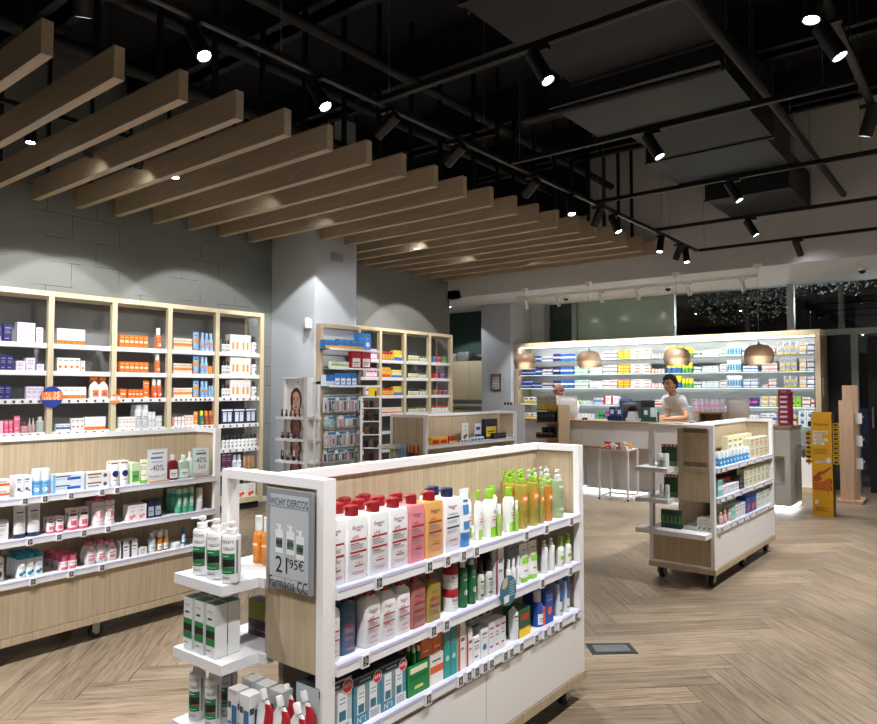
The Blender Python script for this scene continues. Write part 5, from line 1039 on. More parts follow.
sheet(FCe,267.5,490.5,312.5,591,-.012,'price_sign','grey framed price sign reading 21,95 on end panel of nearest gondola','#8b9094',[('t',0,.87,.155,'#2b2d30','VICHY DERCOS'),('r',-.85,.85,.822,.826,'#555')]+BT+[('t',-.25,.235,.34,'#1e1f22','21'),('t',.33,.265,.2,'#1e1f22',"'95€"),('t',-.02,.055,.225,'#1e1f22','Farmàcia CC'),('r',-.85,.85,.115,.119,'#777')],th=.01,margin=.016,paper='#b4bac0')
for a,lb,fc,items in (((148,449,167.5,479),'white promo stand reading -40% on left gondola','#d8dde2',[('r',-.6,.6,.84,.88,'#6a7078'),('r',-.7,.5,.68,.74,'#4a7ab8'),('r',-.6,.6,.56,.58,'#888'),('t',-.05,.36,.42,'#2a2c30','-40%'),('t',0,.1,.2,'#2a2c30','Farmàcia CC')]),((192.5,447,209.5,476.5),'green framed promo stand reading -40% beside the gondola post','#9fd0bc',[('r',-.5,.5,.86,.88,'#6a7078'),('r',-.6,.6,.75,.81,'#2f7a5c'),('t',-.05,.55,.4,'#2a2c30','-40%'),('t',.1,.33,.3,'#2a2c30','3x2'),('t',0,.1,.2,'#2a2c30','Farmàcia CC')])):
    o,w,h=sheet(FL,*a,.02,'promo_stand',lb,fc,items,th=.004,margin=.006,paper='#e6eaee',cat='sign')
    zb=o.location.z; mb=MB(); mb.box(-w/2,w/2,-.03,.04,.9005-zb,.914-zb,KRAFT); obj('stand_foot',mb,o)
    mb=MB(); mb.box(-w/2,w/2,.0,.004,.914-zb,.001,mat(fc)); 
    if .914-zb<0: obj('sheet_edge',mb,o)
# glass-fronted recess outline on right gondola end panel
s,z=FRe.hit(695,447,-.001); 
o=empty('sign_holder',FRe.pt(s,-.001,z),FRe.th); tag(o,'faint empty clear sign holder on end panel of right gondola','sign holder')
mb=MB(); mb.box(-.09,.09,-.004,-.001,-.15,.15,mat('#8a735a',.15,0,0,0,.10)); obj('clear_sleeve',mb,o)
mb=MB(); 
for zz in (-.15,.11):
    mb=MB(); mb.box(-.09,.09,-.006,-.004,zz,zz+.035,mat('#6e5a45',.2,0,0,0,.35)); obj('holder_edge',mb,o)
# ================================================================ MAKE-UP TOWER
def makeup():
    x0,x1,y=-6.385,-5.93,5.2; cxm=(x0+x1)/2
    o=empty('makeup_display',(cxm,y,0)); tag(o,'white make-up display tower with portrait panels before the column','display stand')
    w=(x1-x0)/2; zt=1.645
    mb=MB(); mb.box(-w,w-.11,.0,.02,.05,zt,mat('#d9dadc')); mb.box(-w,-w+.012,-.04,.06,.05,zt,WHITE); obj('back_panel',mb,o)
    mb=MB(); mb.box(w-.12,w-.06,-.03,.07,0,zt,WHITE); mb.box(-w,w-.12,-.04,.02,zt-.02,zt,WHITE); mb.box(-w,w,-.06,.15,0,.05,WHITE); obj('side_column',mb,o)
    mb=MB(); mb.box(w+.0,w+.025,.05,.09,0,zt-.05,WHITE); mb.box(w-.05,w+.025,.05,.09,zt-.08,zt-.05,WHITE); obj('side_post',mb,o)
    cols=['#c89a86','#8a5848','#b98f7e','#a87464']
    zs=[1.20,.955,.71,.46]
    for k,z in enumerate(zs):
        mb=MB(); mb.box(-w-.03,w-.12,-.13,-.001,z-.03,z,WHITE); mb.box(w-.05,w+.05,-.02,.08,z-.03,z,WHITE); obj('shelf',mb,o)
        # portrait panel
        pnl=MB(); h=.22 if k else .30; pnl.box(-.16,.12,-.004,-.0005,z+.01,z+h,mat('#dcd6d6')); pp=obj('portrait_panel',pnl,o)
        f=MB(); cx,cz=-.02,z+h*.55; sk=mat(cols[k]); hr=mat('#2a1c18'); v0=0
        f.poly([(cx+.062*cos(a)*1.1,cz+.095*sin(a)+.012) for a in [2*pi*i/20 for i in range(20)]],-.0046,hr)
        f.poly([(cx+.048*cos(a),cz+.078*sin(a)) for a in [2*pi*i/20 for i in range(20)]],-.0052,sk)
        f.poly([(cx-.03,cz-.07),(cx+.03,cz-.07),(cx+.055,cz-h*.5),(cx-.055,cz-h*.5)],-.0050,sk)
        for ex in (-.02,.02): f.poly([(cx+ex-.011,cz+.015),(cx+ex,cz+.009),(cx+ex+.011,cz+.015),(cx+ex,cz+.021)],-.0058,mat('#1e1614')); f.box(cx+ex-.013,cx+ex+.013,-.0058,-.0055,cz+.03,cz+.034,hr)
        f.poly([(cx-.005,cz+.01),(cx+.005,cz+.01),(cx+.009,cz-.02),(cx-.009,cz-.02)],-.0056,mat('#a8786a')); f.poly([(cx-.018,cz-.04),(cx,cz-.033),(cx+.018,cz-.04),(cx,cz-.05)],-.0058,mat('#a02a34'))
        f.v=[((v[0]-cx)*1.45+cx-.03,v[1],(v[2]-cz)*(1.2 if k else 1.5)+cz) for v in f.v]; f.v=[(v[0],v[1],max(v[2],z+.012)) for v in f.v]; obj('portrait_print',f,pp)
        t=MB(); t.bar((-.13,-.005,z+.05),(-.10,-.005,z+h-.08),.007,BLACK,6); t.bar((-.115,-.006,z+h-.05),(-.11,-.006,z+h-.02),.016,mat('#b02a34'),8); t.bar((.085,-.006,z+.08),(.1,-.006,z+h-.06),.008,BLACK,6); t.bar((.1,-.006,z+.05),(.07,-.006,z+.12),.008,mat('#b85a5a'),6); obj('printed_brushes',t,pp)
    mb=MB(); mb.box(-.06,.04,-.003,-.0005,1.53,1.62,mat('#e6e6e8')); text(mb,'YL',-.01,-.004,1.575,.07,mat('#3a3c40')); obj('logo_plate',mb,o)
    colr=['#b03a44','#222226','#7a2a34','#c05a5a','#333338','#8a8a90','#d0d0d4']
    for k,z in enumerate(zs):
        n=[9,7,7,4][k]
        for i in range(n):
            x=cxm-w-.01+(2*w-.11)*(i+.5)/n; c=random.choice(colr); hh=random.uniform(.05,.085) if k!=2 else random.uniform(.08,.13)
            t=MB(); t.lathe([(.012,0,BLACK if k else mat('#2a2a2e')),(.012,hh*.45,mat(c)),(.009,hh*.5,mat(c)),(.009,hh,mat(c))],10)
            tag(obj('cosmetic_tube',t,None,(x,y-.07-.025*(i%2),z+.0008)),'small cosmetic tube %s on %s shelf of make-up tower'%(['leftmost','second from left','third from left','fourth from left','fifth from left','sixth from left','seventh from left','eighth from left','ninth from left'][i] if i<n-1 else 'rightmost',['top','second','third','lowest'][k]),'make-up','cosmetic tubes on the make-up tower')
makeup()
# ================================================================ PEGBOARD UNIT ON THE COLUMN
FK=Fr((-6.80,0),pi/2)
o=empty('pegboard_unit',(-6.80,6.07,0),pi/2); tag(o,'oak framed accessory panel with hooks and glass shelves on the column','display unit')
LW=.735; ZTp=2.36
mb=MB(); mb.box(0,.045,-.02,.068,.1,ZTp,OAK); mb.box(LW-.045,LW,-.02,.068,.1,ZTp,OAK); mb.box(.045,LW-.045,-.02,.068,ZTp-.05,ZTp,OAK); mb.box(0,LW,-.02,.068,0,.1,OAK); obj('frame',mb,o)
mb=MB(); mb.box(.045,LW-.045,.03,.045,.1,ZTp-.05,mat('#c9cdcd',.4)); 
for k in range(12): mb.box(.045,LW-.045,.026,.03,.25+k*.17,.262+k*.17,mat('#8f9496',.3,.6))
obj('slatwall_panel',mb,o)
for z in (2.03,1.78,1.55):
    mb=MB(); mb.box(.03,LW+.22,-.16,.0,z-.012,z,GSHELF if z<2 else WSHELF); mb.box(.03,LW+.22,-.164,-.16,z-.014,z+.012,WSHELF); obj('glass_shelf',mb,o)
for z in (1.405,1.165,.965,.73):
    mb=MB()
    mb.bar((.05,-.02,z+.01),(LW+.08,-.02,z+.01),.005,CHROME,6)
    for k in range(9): mb.bar((.07+k*.09,.03,z+.01),(.07+k*.09,-.15,z+.01),.0028,CHROME,5)
    mb.bar((.05,-.15,z+.02),(LW+.16,-.15,z+.02),.003,CHROME,5); obj('hook_rail',mb,o)
def K(z,*a,**k): put(FK,z,{2.03:'top shelf of accessory panel',1.78:'second shelf of accessory panel',1.55:'third shelf of accessory panel'}[z],*a,**k)
K(2.03,'narrow blue bandage box','carton',325.5,338,340,5,('#2a72c0','#f0a830','#e8eef4'),1,off=-.15,d=.1,gap=.002); K(2.03,'wide blue bandage box','carton',338,364,340,4,('#2f7cca','#f0a830','#e8eef4'),1,off=-.15,d=.06,gap=.003); K(2.03,'tall blue dressing box','carton',358,371,333.5,2,('#2a78c4','#e8c9a8','#e8eef4'),7,off=-.06,d=.08)
K(1.78,'green and white accessory box','carton',331,349,361,4,('#dfe6da','#8ab83a','#444'),2,off=-.15,d=.05,h=.085); K(1.78,'red and white gift bag','carton',351.5,371,352,2,('#b01c2a','#e9e6e6','#888'),10,off=-.15,d=.07,gap=.012)
K(1.55,'slim pale blue box','carton',326,334.5,375,5,('#c9d8e6','#2a6ab8'),13,off=-.15,d=.1,gap=.002); K(1.55,'blue and white plaster box','carton',334.5,357,373.5,4,('#2f74c4','#e6eef6'),10,off=-.15,d=.05,gap=.008)
pk=['#cfc8cc','#7a4a5a','#2c3440','#b8848e','#e0dcd8','#4a5a6a','#c9a0a4','#8a8e94']
def packs(z,p0,p1,n,hh,row,colset):
    s0=FK.s_at(p0,z,-.13); s1=FK.s_at(p1,z,-.13)
    for i in range(n):
        s=s0+(s1-s0)*(i+.5)/n; w=(s1-s0)/n*.94; c=colset[(i*5+row*3)%len(colset)]; c2=colset[(i*3+row+2)%len(colset)]
        mb=MB(); mb.box(-w/2,w/2,-.003,.003,-hh,-.005,mat('#c4c8ca',.3)); mb.box(-w/2,w/2,-.0035,.0035,-.035,-.005,mat('#3a7ab0' if i%3 else '#d8dcde'))
        mb.box(-w*.28,w*.28,-.010,-.0035,-hh*.88,-.045,mat(c)); mb.box(-w*.1,w*.18,-.013,-.010,-hh*.8,-hh*.4,mat(c2)); mb.box(-w*.12,w*.12,-.004,.004,-.005,.012,mat('#d8dcde'))
        tag(obj('blister_pack',mb,None,FK.pt(s,-.13-.015*(i%2),z-.004),pi/2),'hanging blister pack, %s, on %s hook row of accessory panel'%((ordn[i]+' from left') if 0<i<n-1 else ('leftmost' if i==0 else 'rightmost'),['top','second','third','lowest'][row]),'blister pack','hanging packs on the accessory panel')
packs(1.405,323,371,13,.19,0,pk); packs(1.165,324,333,2,.13,1,['#5ab0a8','#9ad0c8']); packs(1.165,337,371,5,.15,1,pk); packs(.965,324,362,11,.20,2,pk); packs(.73,323,357,10,.15,3,['#2a4a8a','#c8a060','#e0dcd8','#b87a88','#3a3a44'])
for k,(a,b,c) in enumerate((('yellow price card hung on shelf end of accessory panel',(366,391),('#f2d21c',)),)):
    p=FK.pt(FK.s_at(371,1.52,-.16),-.17,1.405); mb=MB(); mb.box(-.06,.11,-.002,.002,0,.13,mat('#f0d020')); mb.box(.06,.10,-.003,-.002,.01,.08,mat('#2a2a2a')); tag(obj('price_card',mb,None,p,pi/2),a,'price card')
# glasses stand
o=empty('glasses_stand',(-6.24,6.44,0),R(38)); tag(o,'white framed reading glasses rack right of the accessory panel','display rack')
mb=MB(); mb.box(.11,.135,0,.03,0,1.42,WHITE); mb.box(-.125,.135,.20,.23,0,1.30,WHITE) if False else None
mb.box(-.13,-.105,0,.03,0,1.42,WHITE); mb.box(-.13,.135,0,.3,0,.05,WHITE); mb.box(-.13,.135,0,.03,1.40,1.42,WHITE); obj('rack_frame',mb,o)
mb=MB(); mb.box(-.105,.11,.15,.16,.05,1.40,mat('#6a6460')); obj('rack_panel',mb,o)
for k in range(6):
    z=.42+k*.17; mb=MB(); mb.box(-.105,.11,.02,.15,z-.01,z,WSHELF); obj('rack_shelf',mb,o)
    for j in range(3):
        g=MB(); x=-.065+j*.066; c=mat(['#3a221a','#5a3620','#1e1a1a','#7a5a4a'][(j+k)%4],.3)
        for e in (-.014,.014):
            g.lathe([(.012,0,c),(.012,.003,c),(.0095,.003,c),(.0095,0,c)],12,cap=False)
            g.xf(Matrix.Translation((x+e,.06,z+.055))@Matrix.Rotation(pi/2,4,'X'),len(g.v)-48)
        g.box(x-.03,x+.03,.06,.064,z+.064,z+.068,c); g.bar((x-.026,.06,z+.066),(x-.026,.13,z+.06),.002,c,5); g.bar((x+.026,.06,z+.066),(x+.026,.13,z+.06),.002,c,5); g.box(x-.026,x+.026,.10,.12,z,z+.09,c)
        M_=Matrix()
        tag(obj('reading_glasses',g,None,(-6.24,6.44,.0008),R(38)),'reading glasses, %s, on %s shelf of the glasses rack'%(['left','middle','right'][j],['lowest','second','third','fourth','fifth','top'][k]),'glasses','reading glasses on the rack')
# column fittings
mb=MB(); y0=U(331,258,x=-6.868)[1]; y1=U(343,258,x=-6.868)[1]; z1=U(337,253,x=-6.868)[2]; z0=U(337,262,x=-6.868)[2]; m=mat('#a9afb6')
mb.box(-6.869,-6.862,y0,y1,z0,z1,m); mb.box(-6.862,-6.860,y0+.02,y1-.02,z0+.015,z1-.015,mat('#9ea4ab')); tag(obj('wall_plate',mb),'small blank rectangular plate high on the column','wall plate')
q=U(309.5,323,y=6.03); o=empty('motion_sensor',(q.x,6.044,q.z)); tag(o,'small white motion sensor on the column','sensor')
mb=MB(); mb.box(-.03,.03,-.02,0,-.07,.05,WHITE); obj('bracket',mb,o); mb=MB(); mb.lathe([(.034,-.07,WHITE),(.04,-.02,WHITE),(.036,.06,WHITE),(.02,.07,WHITE)],16,c=(0,-.055,0)); obj('sensor_head',mb,o)
# framed notice on back column
q0=U(491,374,y=11.25); q1=U(501,390,y=11.25); o=empty('framed_notice',((q0.x+q1.x)/2,11.249,(q0.z+q1.z)/2)); tag(o,'small brown framed notice on the pale back column','picture frame')
w=(q1.x-q0.x)/2; h=(q0.z-q1.z)/2; fr_=mat('#6a4a38')
mb=MB(); mb.box(-w,w,-.02,0,h-.02,h,fr_); mb.box(-w,w,-.02,0,-h,-h+.02,fr_); mb.box(-w,-w+.02,-.02,0,-h+.02,h-.02,fr_); mb.box(w-.02,w,-.02,0,-h+.02,h-.02,fr_); obj('frame',mb,o)
mb=MB(); mb.box(-w+.02,w-.02,-.006,-.001,-h+.02,h-.02,mat('#c9cbc9'))
for k in range(6): mb.box(-w+.04,w-.05,-.007,-.006,h-.06-k*.05,h-.05-k*.05,mat('#7a7a7c'))
obj('printed_sheet',mb,o)
# recess cupboard
o=empty('oak_cupboard',(-8.6,11.6,0)); tag(o,'tall pale oak cupboard in the recess beyond the left wall','cupboard')
for k in range(4):
    mb=MB(); x=-.9+k*.36; mb.box(x+.003,x+.357,0,.02,0,2.09,OAKP); obj('door',mb,o)
mb=MB(); mb.box(-.9,.54,.021,.39,0,2.09,OAKP); obj('carcass',mb,o)
for z in (1.12,1.25): 
    mb=MB(); mb.box(-.9,.54,-.012,-.001,z,z+.05,mat('#6f7678',.4)); obj('handle_rail',mb,o)
for k,(x0,x1,h,c,lb) in enumerate(((-.9,-.25,.17,'#8a8c8a','grey storage box on top of the recess cupboard'),(-.2,.1,.2,'#77797a','darker grey storage box on top of the cupboard'),(.13,.5,.13,'#1b1c1e','black bag lying on top of the cupboard'))):
    mb=MB(); mb.lathe([(.97,0,mat(c)),(1,.01,mat(c)),(1,h*.85,mat(c)),(.9,h,mat(c))],20,(x1-x0)/2,.15,8 if k<2 else 3); tag(obj('storage_box' if k<2 else 'bag',mb,None,(-8.6+(x0+x1)/2,11.8,2.091)),lb,'box' if k<2 else 'bag')
# ================================================================ ON THE COUNTER (local helper: point at pixel x, counter top)
FT=Fr((0,9.42),0)
def cpt(px,off): s=FT.s_at(px,1.05,off); return FT.pt(s,off,1.0505)
def monitor(px,off,yaw,w,h,col,label,back='#dcdcde',z=.12):
    p=cpt(px,off); o=empty('computer_monitor',p,yaw); tag(o,label,'computer monitor')
    m=mat(back,.35,.2)
    mb=MB(); mb.box(-w/2,w/2,-.012,.012,z,z+h,m); mb.lathe([(.9,0,m),(.55,.03,m)],20,w*.5,h*.45,4); 
    mb.xf(Matrix.Translation((0,-.012,z+h/2))@Matrix.Rotation(pi/2,4,'X'),8); obj('screen_back',mb,o)
    mb=MB(); mb.box(-w/2+.01,w/2-.01,.012,.014,z+.01,z+h-.01,mat('#9ec0e0',.3,0,0,.8)); obj('screen',mb,o)
    mb=MB(); mb.box(-.07,.07,-.10,.09,0,.008,m); mb.add([(-.05,-.01,.0),(.05,-.01,.0),(.04,-.03,z+h*.5),(-.04,-.03,z+h*.5),(-.05,.0,.0),(.05,.0,.0),(.04,-.02,z+h*.5),(-.04,-.02,z+h*.5)],[(0,1,2,3),(7,6,5,4),(0,4,5,1),(1,5,6,2),(2,6,7,3),(3,7,4,0)],m); obj('stand',mb,o)
monitor(566,.26,R(24),.35,.33,'', 'white all-in-one computer at the left of the counter',z=.03)
monitor(631,.42,R(-6),.36,.26,'','dark grey flat monitor seen from behind, middle of counter',back='#55575a',z=.03)
monitor(704,.56,R(10),.34,.30,'','white computer screen behind the pink bottles',z=.03,back='#cfcfd2')
monitor(738,.5,R(-22),.34,.30,'','white computer right of the pink bottles',z=.04)
# card reader on stand
p=cpt(632,.12); o=empty('card_terminal',p); tag(o,'grey card terminal on a slanted stand before the dark monitor','card terminal')
mb=MB(); mb.add([(-.07,-.04,0),(.07,-.04,0),(.07,.1,0),(-.07,.1,0),(-.05,-.0,.14),(.05,-.0,.14),(.05,.08,.14),(-.05,.08,.14)],[(0,3,2,1),(4,5,6,7),(0,1,5,4),(1,2,6,5),(2,3,7,6),(3,0,4,7)],mat('#a9aaac',.4)); obj('stand',mb,o)
mb=MB(); mb.box(-.055,.055,0,.07,.14,.20,BLACK); mb.lathe([(.05,.2,BLACK),(.04,.23,BLACK)],16,c=(0,.035,0)); obj('terminal_head',mb,o)
def leaflets(px,off,n,cols,label,w=.11,h=.2):
    p=cpt(px,off); o=empty('leaflet_holder',p); tag(o,label,'leaflet holder')
    mb=MB(); mb.box(-w/2*n,w/2*n,0,.12,0,.01,mat(cols[0],.3)); mb.box(-w/2*n,w/2*n,.11,.12,.01,h*.7,mat(cols[0],.3)); mb.box(-w/2*n,w/2*n,0,.006,.01,h*.35,mat(cols[0],.25)); obj('holder',mb,o)
    for k in range(n):
        mb=MB(); x=-w/2*n+w*(k+.5); mb.box(x-w*.42,x+w*.42,.05,.07,.012,h,mat(cols[1+k%(len(cols)-1)])); mb.box(x-w*.25,x+w*.2,.048,.05,h*.5,h*.8,mat('#e4e6e8')); obj('leaflet',mb,o)
leaflets(614.5,.14,2,('#1c2c50','#233a6a','#3a5a9a'),'navy leaflets left of the card terminal')
leaflets(648.5,.10,2,('#28504f','#2f6a68','#cfe0e0'),'dark teal leaflet box on the counter beside the man')
p=cpt(648,.24); mb=MB(); mb.box(-.10,.10,0,.012,0,.30,mat('#1f4640',.3)); mb.box(-.08,.08,-.001,0,.16,.27,mat('#3a1c24')); text(mb,'OFERTA',0,-.002,.08,.035,mat('#c8d0d0')); mb.box(-.1,.1,-.04,.05,0,.01,mat('#1f4640')); tag(obj('counter_sign',mb,None,p),'dark green upright sign behind the teal leaflets','sign')
for k,(px,off,c,lb) in enumerate(((585,.2,'#1a1a1c','black computer mouse on the left of the counter'),(702,.28,'#202022','black tablet lying near the man’s elbow'))):
    p=cpt(px,off); mb=MB(); mb.lathe([(1,0,mat(c)),(1,.008 if k else .02,mat(c)),(.8,.012 if k else .035,mat(c))],20,.11 if k else .035,.07 if k else .055,6 if k else 2); tag(obj('tablet' if k else 'computer_mouse',mb,None,p),lb.replace('’',"'"),'tablet' if k else 'mouse')
# wooden riser with pink bottles
p=cpt(709,.20); o=empty('wooden_riser',p); tag(o,'small oak riser on the counter carrying pink bottles','riser')
mb=MB(); mb.box(-.20,.20,0,.2,.135,.15,OAKC); mb.box(.17,.19,0,.2,0,.135,OAKC); mb.box(-.15,-.13,.0,.2,0,.135,OAKC); mb.box(.19,.20,.15,.2,.15,.24,OAKC); mb.box(-.13,.17,.18,.195,0,.135,OAKC); obj('riser_body',mb,o)
FQ=Fr((0,9.62),0)
put(FQ,1.2015,'oak counter riser','clear bottle with pink label and pump','foam',694.5,724,402,6,('#d8a8cc','#d8d8de','#c25aa8'),10,off=.01,d=.05,h=.17,near=True)
# low packets on gondola-side end of counter
for k,(px,c,c2) in enumerate(((692,'#e4e6ea','#c03a44'),(699,'#2a3f8a','#d8dce8'),(706,'#b03050','#e8e0e4'),(713,'#e2e4e8','#8a2a50'))):
    p=cpt(px,.03); mb=MB(); mb.box(-.04,.04,0,.03,0,.03,mat(c)); mb.box(-.03,.02,-.001,0,.008,.02,mat(c2)); tag(obj('small_packet',mb,None,p),'small low packet on counter edge below riser, '+['leftmost','second from left','third from left','rightmost'][k],'packet','small packets on the counter edge')
# magenta drawer tower
p=cpt(785,.12); o=empty('drawer_tower',p); tag(o,'translucent magenta tower of small drawers on right counter end','drawer tower')
mb=MB(); m=mat('#a8385c',.3,0,.15); mb.box(-.105,.105,0,.12,0,.02,m); mb.box(-.105,-.09,0,.12,.02,.46,m); mb.box(.06,.075,0,.12,.02,.46,m); mb.box(-.105,.105,.12,.13,.02,.50,m); mb.box(-.105,.105,-.005,.12,.46,.475,m); mb.box(-.105,.105,-.004,.0,.475,.53,m); text(mb,'OM',-.01,-.006,.5,.05,mat('#e8c4d0')); obj('tower_body',mb,o)
for k in range(6):
    mb=MB(); z=.03+k*.072; mb.box(-.088,.058,-.006,.1,z,z+.06,mat('#c05878',.25)); mb.box(-.07,.04,-.008,-.006,z+.015,z+.045,mat('#e6d0d6')); obj('drawer',mb,o)
o.scale=(.72,.8,.86)
# boxed items left: product cabinet stand in front of counter
q0=U(536,407,y=9.0); q1=U(558.5,407,y=9.0); cxs=(q0.x+q1.x)/2; wS=(q1.x-q0.x)/2
o=empty('oak_display_rack',(cxs,9.0,0)); tag(o,'narrow oak display rack standing before the left counter end','display rack')
mb=MB(); mb.box(wS-.02,wS,0,.34,0,1.28,OAKC); mb.box(-wS,wS-.02,.33,.34,0,1.2,OAKC); obj('side_panel',mb,o)
ZR=[1.22,1.03,.80,.55]
for z in ZR:
    mb=MB(); mb.box(-wS,wS-.02,0,.33,z-.02,z,OAKC); obj('shelf',mb,o)
FRk=Fr((0,9.0),0)
put(FRk,ZR[0],'top of oak display rack','pale tea carton','carton',537,556.5,395.5,3,('#cfc8be','#e0bc2c','#7a6a4a'),1,off=.03,d=.08); put(FRk,ZR[1],'second shelf of oak display rack','black square jar','carton',537,555,412,5,('#1d2026','#454a54'),6,off=.03,d=.05,deep=2); put(FRk,ZR[2],'third shelf of oak display rack','low dark cosmetic jar','jar',536,554,430.5,4,('#2a2422','#8a6a4a'),0,off=.03,h=.07); put(FRk,ZR[2],'third shelf of oak display rack','black jar in the back row','jar',542,554,425,2,('#1e1c1c','#2a2a2c'),0,off=.16,h=.14)
put(FRk,ZR[3],'lowest visible shelf of oak display rack','mint carton','carton',530.5,549,438,6,('#7fb8a8','#a8d0c4'),6,off=.0,d=.05,h=.1) if False else None
p=U(507,410,y=9.75); put(FT,1.05,'far left counter corner','small dark purple bottle','foam',503.5,513,402.5,3,('#2a1f4a','#1a1430'),0,off=.2)
# acrylic screen
q0=U(503,409,y=8.3); q1=U(524.5,409,y=8.3); o=empty('acrylic_screen',((q0.x+q1.x)/2,8.3,0)); w=(q1.x-q0.x)/2; tag(o,'translucent grey acrylic panel standing behind the middle gondola','screen')
mb=MB(); mb.box(-w,w,0,.008,.06,1.29,mat('#d4dae0',.2,0,0,0,.7)); obj('panel',mb,o); mb=MB(); mb.box(-w-.02,w+.02,-.1,.1,0,.06,METAL); obj('foot',mb,o)
# small white table with testers
t0,t1,t2=Vector((-4.315,8.978,0)),Vector((-3.928,9.008,0)),Vector((-3.951,9.559,0))
o=empty('side_table',(-4.30,8.93,0),R(4)); tag(o,'open white metal cube table before the counter','table')
mb=MB(); mb.box(0,.42,0,.42,.668,.69,WHITE); obj('tabletop',mb,o)
for x in (0,.398):
    for y in (0,.398):
        mb=MB(); mb.box(x,x+.026,y,y+.026,.03,.668,WHITE); l_=obj('leg',mb,o); mb=MB(); mb.bar((x+.011,y+.011,.0),(x+.011,y+.011,.03),.012,BLACK,8); obj('foot',mb,l_)
mb=MB(); mb.box(.022,.398,0,.022,.03,.052,WHITE); mb.box(.022,.398,.398,.42,.03,.052,WHITE); mb.box(0,.022,.022,.398,.03,.052,WHITE); mb.box(.398,.42,.022,.398,.03,.052,WHITE); obj('lower_frame',mb,o)
FTb=Fr((-4.30,8.93),R(4))
for i in range(10):
    x=.03+(i%5)*.075; y=.06+(i//5)*.16; c=['#e9a030','#c83a44','#e8e6e4','#b04858','#e4dcd8'][(i+i//5)%5]
    mb=MB(); h=.03+.015*(i%3)+(.03 if i>4 else 0); mb.box(-.032,.032,-.05,.05,0,h,mat(c)); mb.box(-.025,.02,-.051,-.05,.01,h*.6,mat('#e8e4e0')); tag(obj('small_packet',mb,None,FTb.pt(x+.03,y,.6908),R(4)),'small coloured packet on white cube table, %s, %s row'%(['leftmost','second','middle','fourth','rightmost'][i%5],'front' if i<5 else 'back'),'packet','packets on the white cube table')
# ================================================================ KIOSK
o=empty('floor_display',(-1.63,9.38,0),R(3)); tag(o,'tall yellow floor display with leg picture and small boxes at its sides','floor display')
Y_=mat('#dba11c',.45); w=.108
mb=MB(); pts=[(-w,0),(w,0)]
prof=[(0,0),(0,1.17),(.015,1.215),(.05,1.235),(.09,1.235)]
vs=[];n=len(prof)
for (yy,zz) in prof: vs+=[(-w,yy,zz),(w,yy,zz)]
mb.add(vs,[(2*i,2*i+1,2*i+3,2*i+2) for i in range(n-1)],Y_); mb.box(-w,w,.001,.02,0,1.16,Y_); obj('yellow_front',mb,o)
mb=MB(); bk=mat('#0f0f10',.4); mb.box(-w,w,.021,.27,0,1.16,bk); mb.box(-w,w,.051,.27,1.16,1.225,bk); mb.box(-w-.04,w+.06,.04,.08,1.06,1.12,bk); obj('black_body',mb,o)
mb=MB()
text(mb,'Pranarom',0,-.0015,1.09,.05,mat('#3a2c10'))
for k,t in enumerate(('NO NOTARÁS','NADA','SENTIRÁS','MEJOR')):
    z=.995-k*.045; ww=[.10,.06,.10,.075][k]; mb.box(-.115,-.115+ww*2,-.001,-.0002,z-.018,z+.018,mat('#e8e2d4')); text(mb,t,-.115+ww,-.0025,z-.004,.024,mat('#2a2216'),wx=1.0)
for k in range(4): mb.box(-.11,.06+.02*(k%2),-.001,-.0002,.79-k*.018,.796-k*.018,mat('#6a4c12'))
mb.poly([(-.11+.0,.62),(.08,.64),(.10,.655),(.08,.67),(-.09,.65)],-.0012,mat('#c9c3bc')); mb.poly([(.085+.035*cos(a),.665+.035*sin(a)) for a in [2*pi*i/18 for i in range(18)]],-.0016,mat('#ece6e0'))
sk=mat('#a3573a'); ch=mat('#c46a1c'); mb.poly([(-.12,.46),(-.05,.52),(.02,.535),(.12,.60),(.115,.57),(.03,.505),(-.03,.485),(.0,.44),(-.06,.40),(-.12,.41)],-.0018,sk)
mb.poly([(-.125,.40),(-.06,.395),(.02,.42),(.09,.46),(.12,.44),(.11,.36),(.08,.30),(.075,.24),(.06,.30),(-.125,.31)],-.0014,ch)
mb.poly([(.09,.36),(.13,.36),(.125,.30),(.1,.30)],-.002,mat('#b8502a')); 
for a in (0,.02,.035): mb.poly([(.108,.36+a),(.13,.42+a),(.112,.40+a)],-.0022,mat('#2f3a1c'))
mb.box(-.1,-.06,-.0015,-.0002,.14,.19,mat('#e4e6ea')); 
for k in range(3): mb.box(-.1,.07-.03*(k%2),-.001,-.0002,.06+k*.018,.066+k*.018,mat('#6a4c12'))
mb.v=[(v[0]*.8,v[1],v[2]) for v in mb.v]
obj('printed_front',mb,o)
for sx,z0,nz,side in ((-w-.036,.62,7,'left'),(w+.04,.62,9,'right')):
    mb=MB(); mb.box(sx-.005,sx+.005,.03,.1,z0-.02,z0+nz*.055,bk); obj('side_rack',mb,o)
    for k in range(nz):
        b=MB(); b.box(-.032,.032,-.012,.0,0,.046,mat('#d9b21e')); b.box(-.022,.022,-.0125,-.012,.012,.034,bk)
        M_=Matrix.Translation((-1.63,9.38,0))@Matrix.Rotation(R(3),4,'Z'); v=M_@Vector((sx,.029,z0+k*.055))
        tag(obj('small_yellow_box',b,None,v,R(3)),'small yellow and black box on the floor display, %s side, %s'%(side,'lowest' if k==0 else 'topmost' if k==nz-1 else ordn[k]+' from bottom'),'box','small boxes on the yellow floor display')
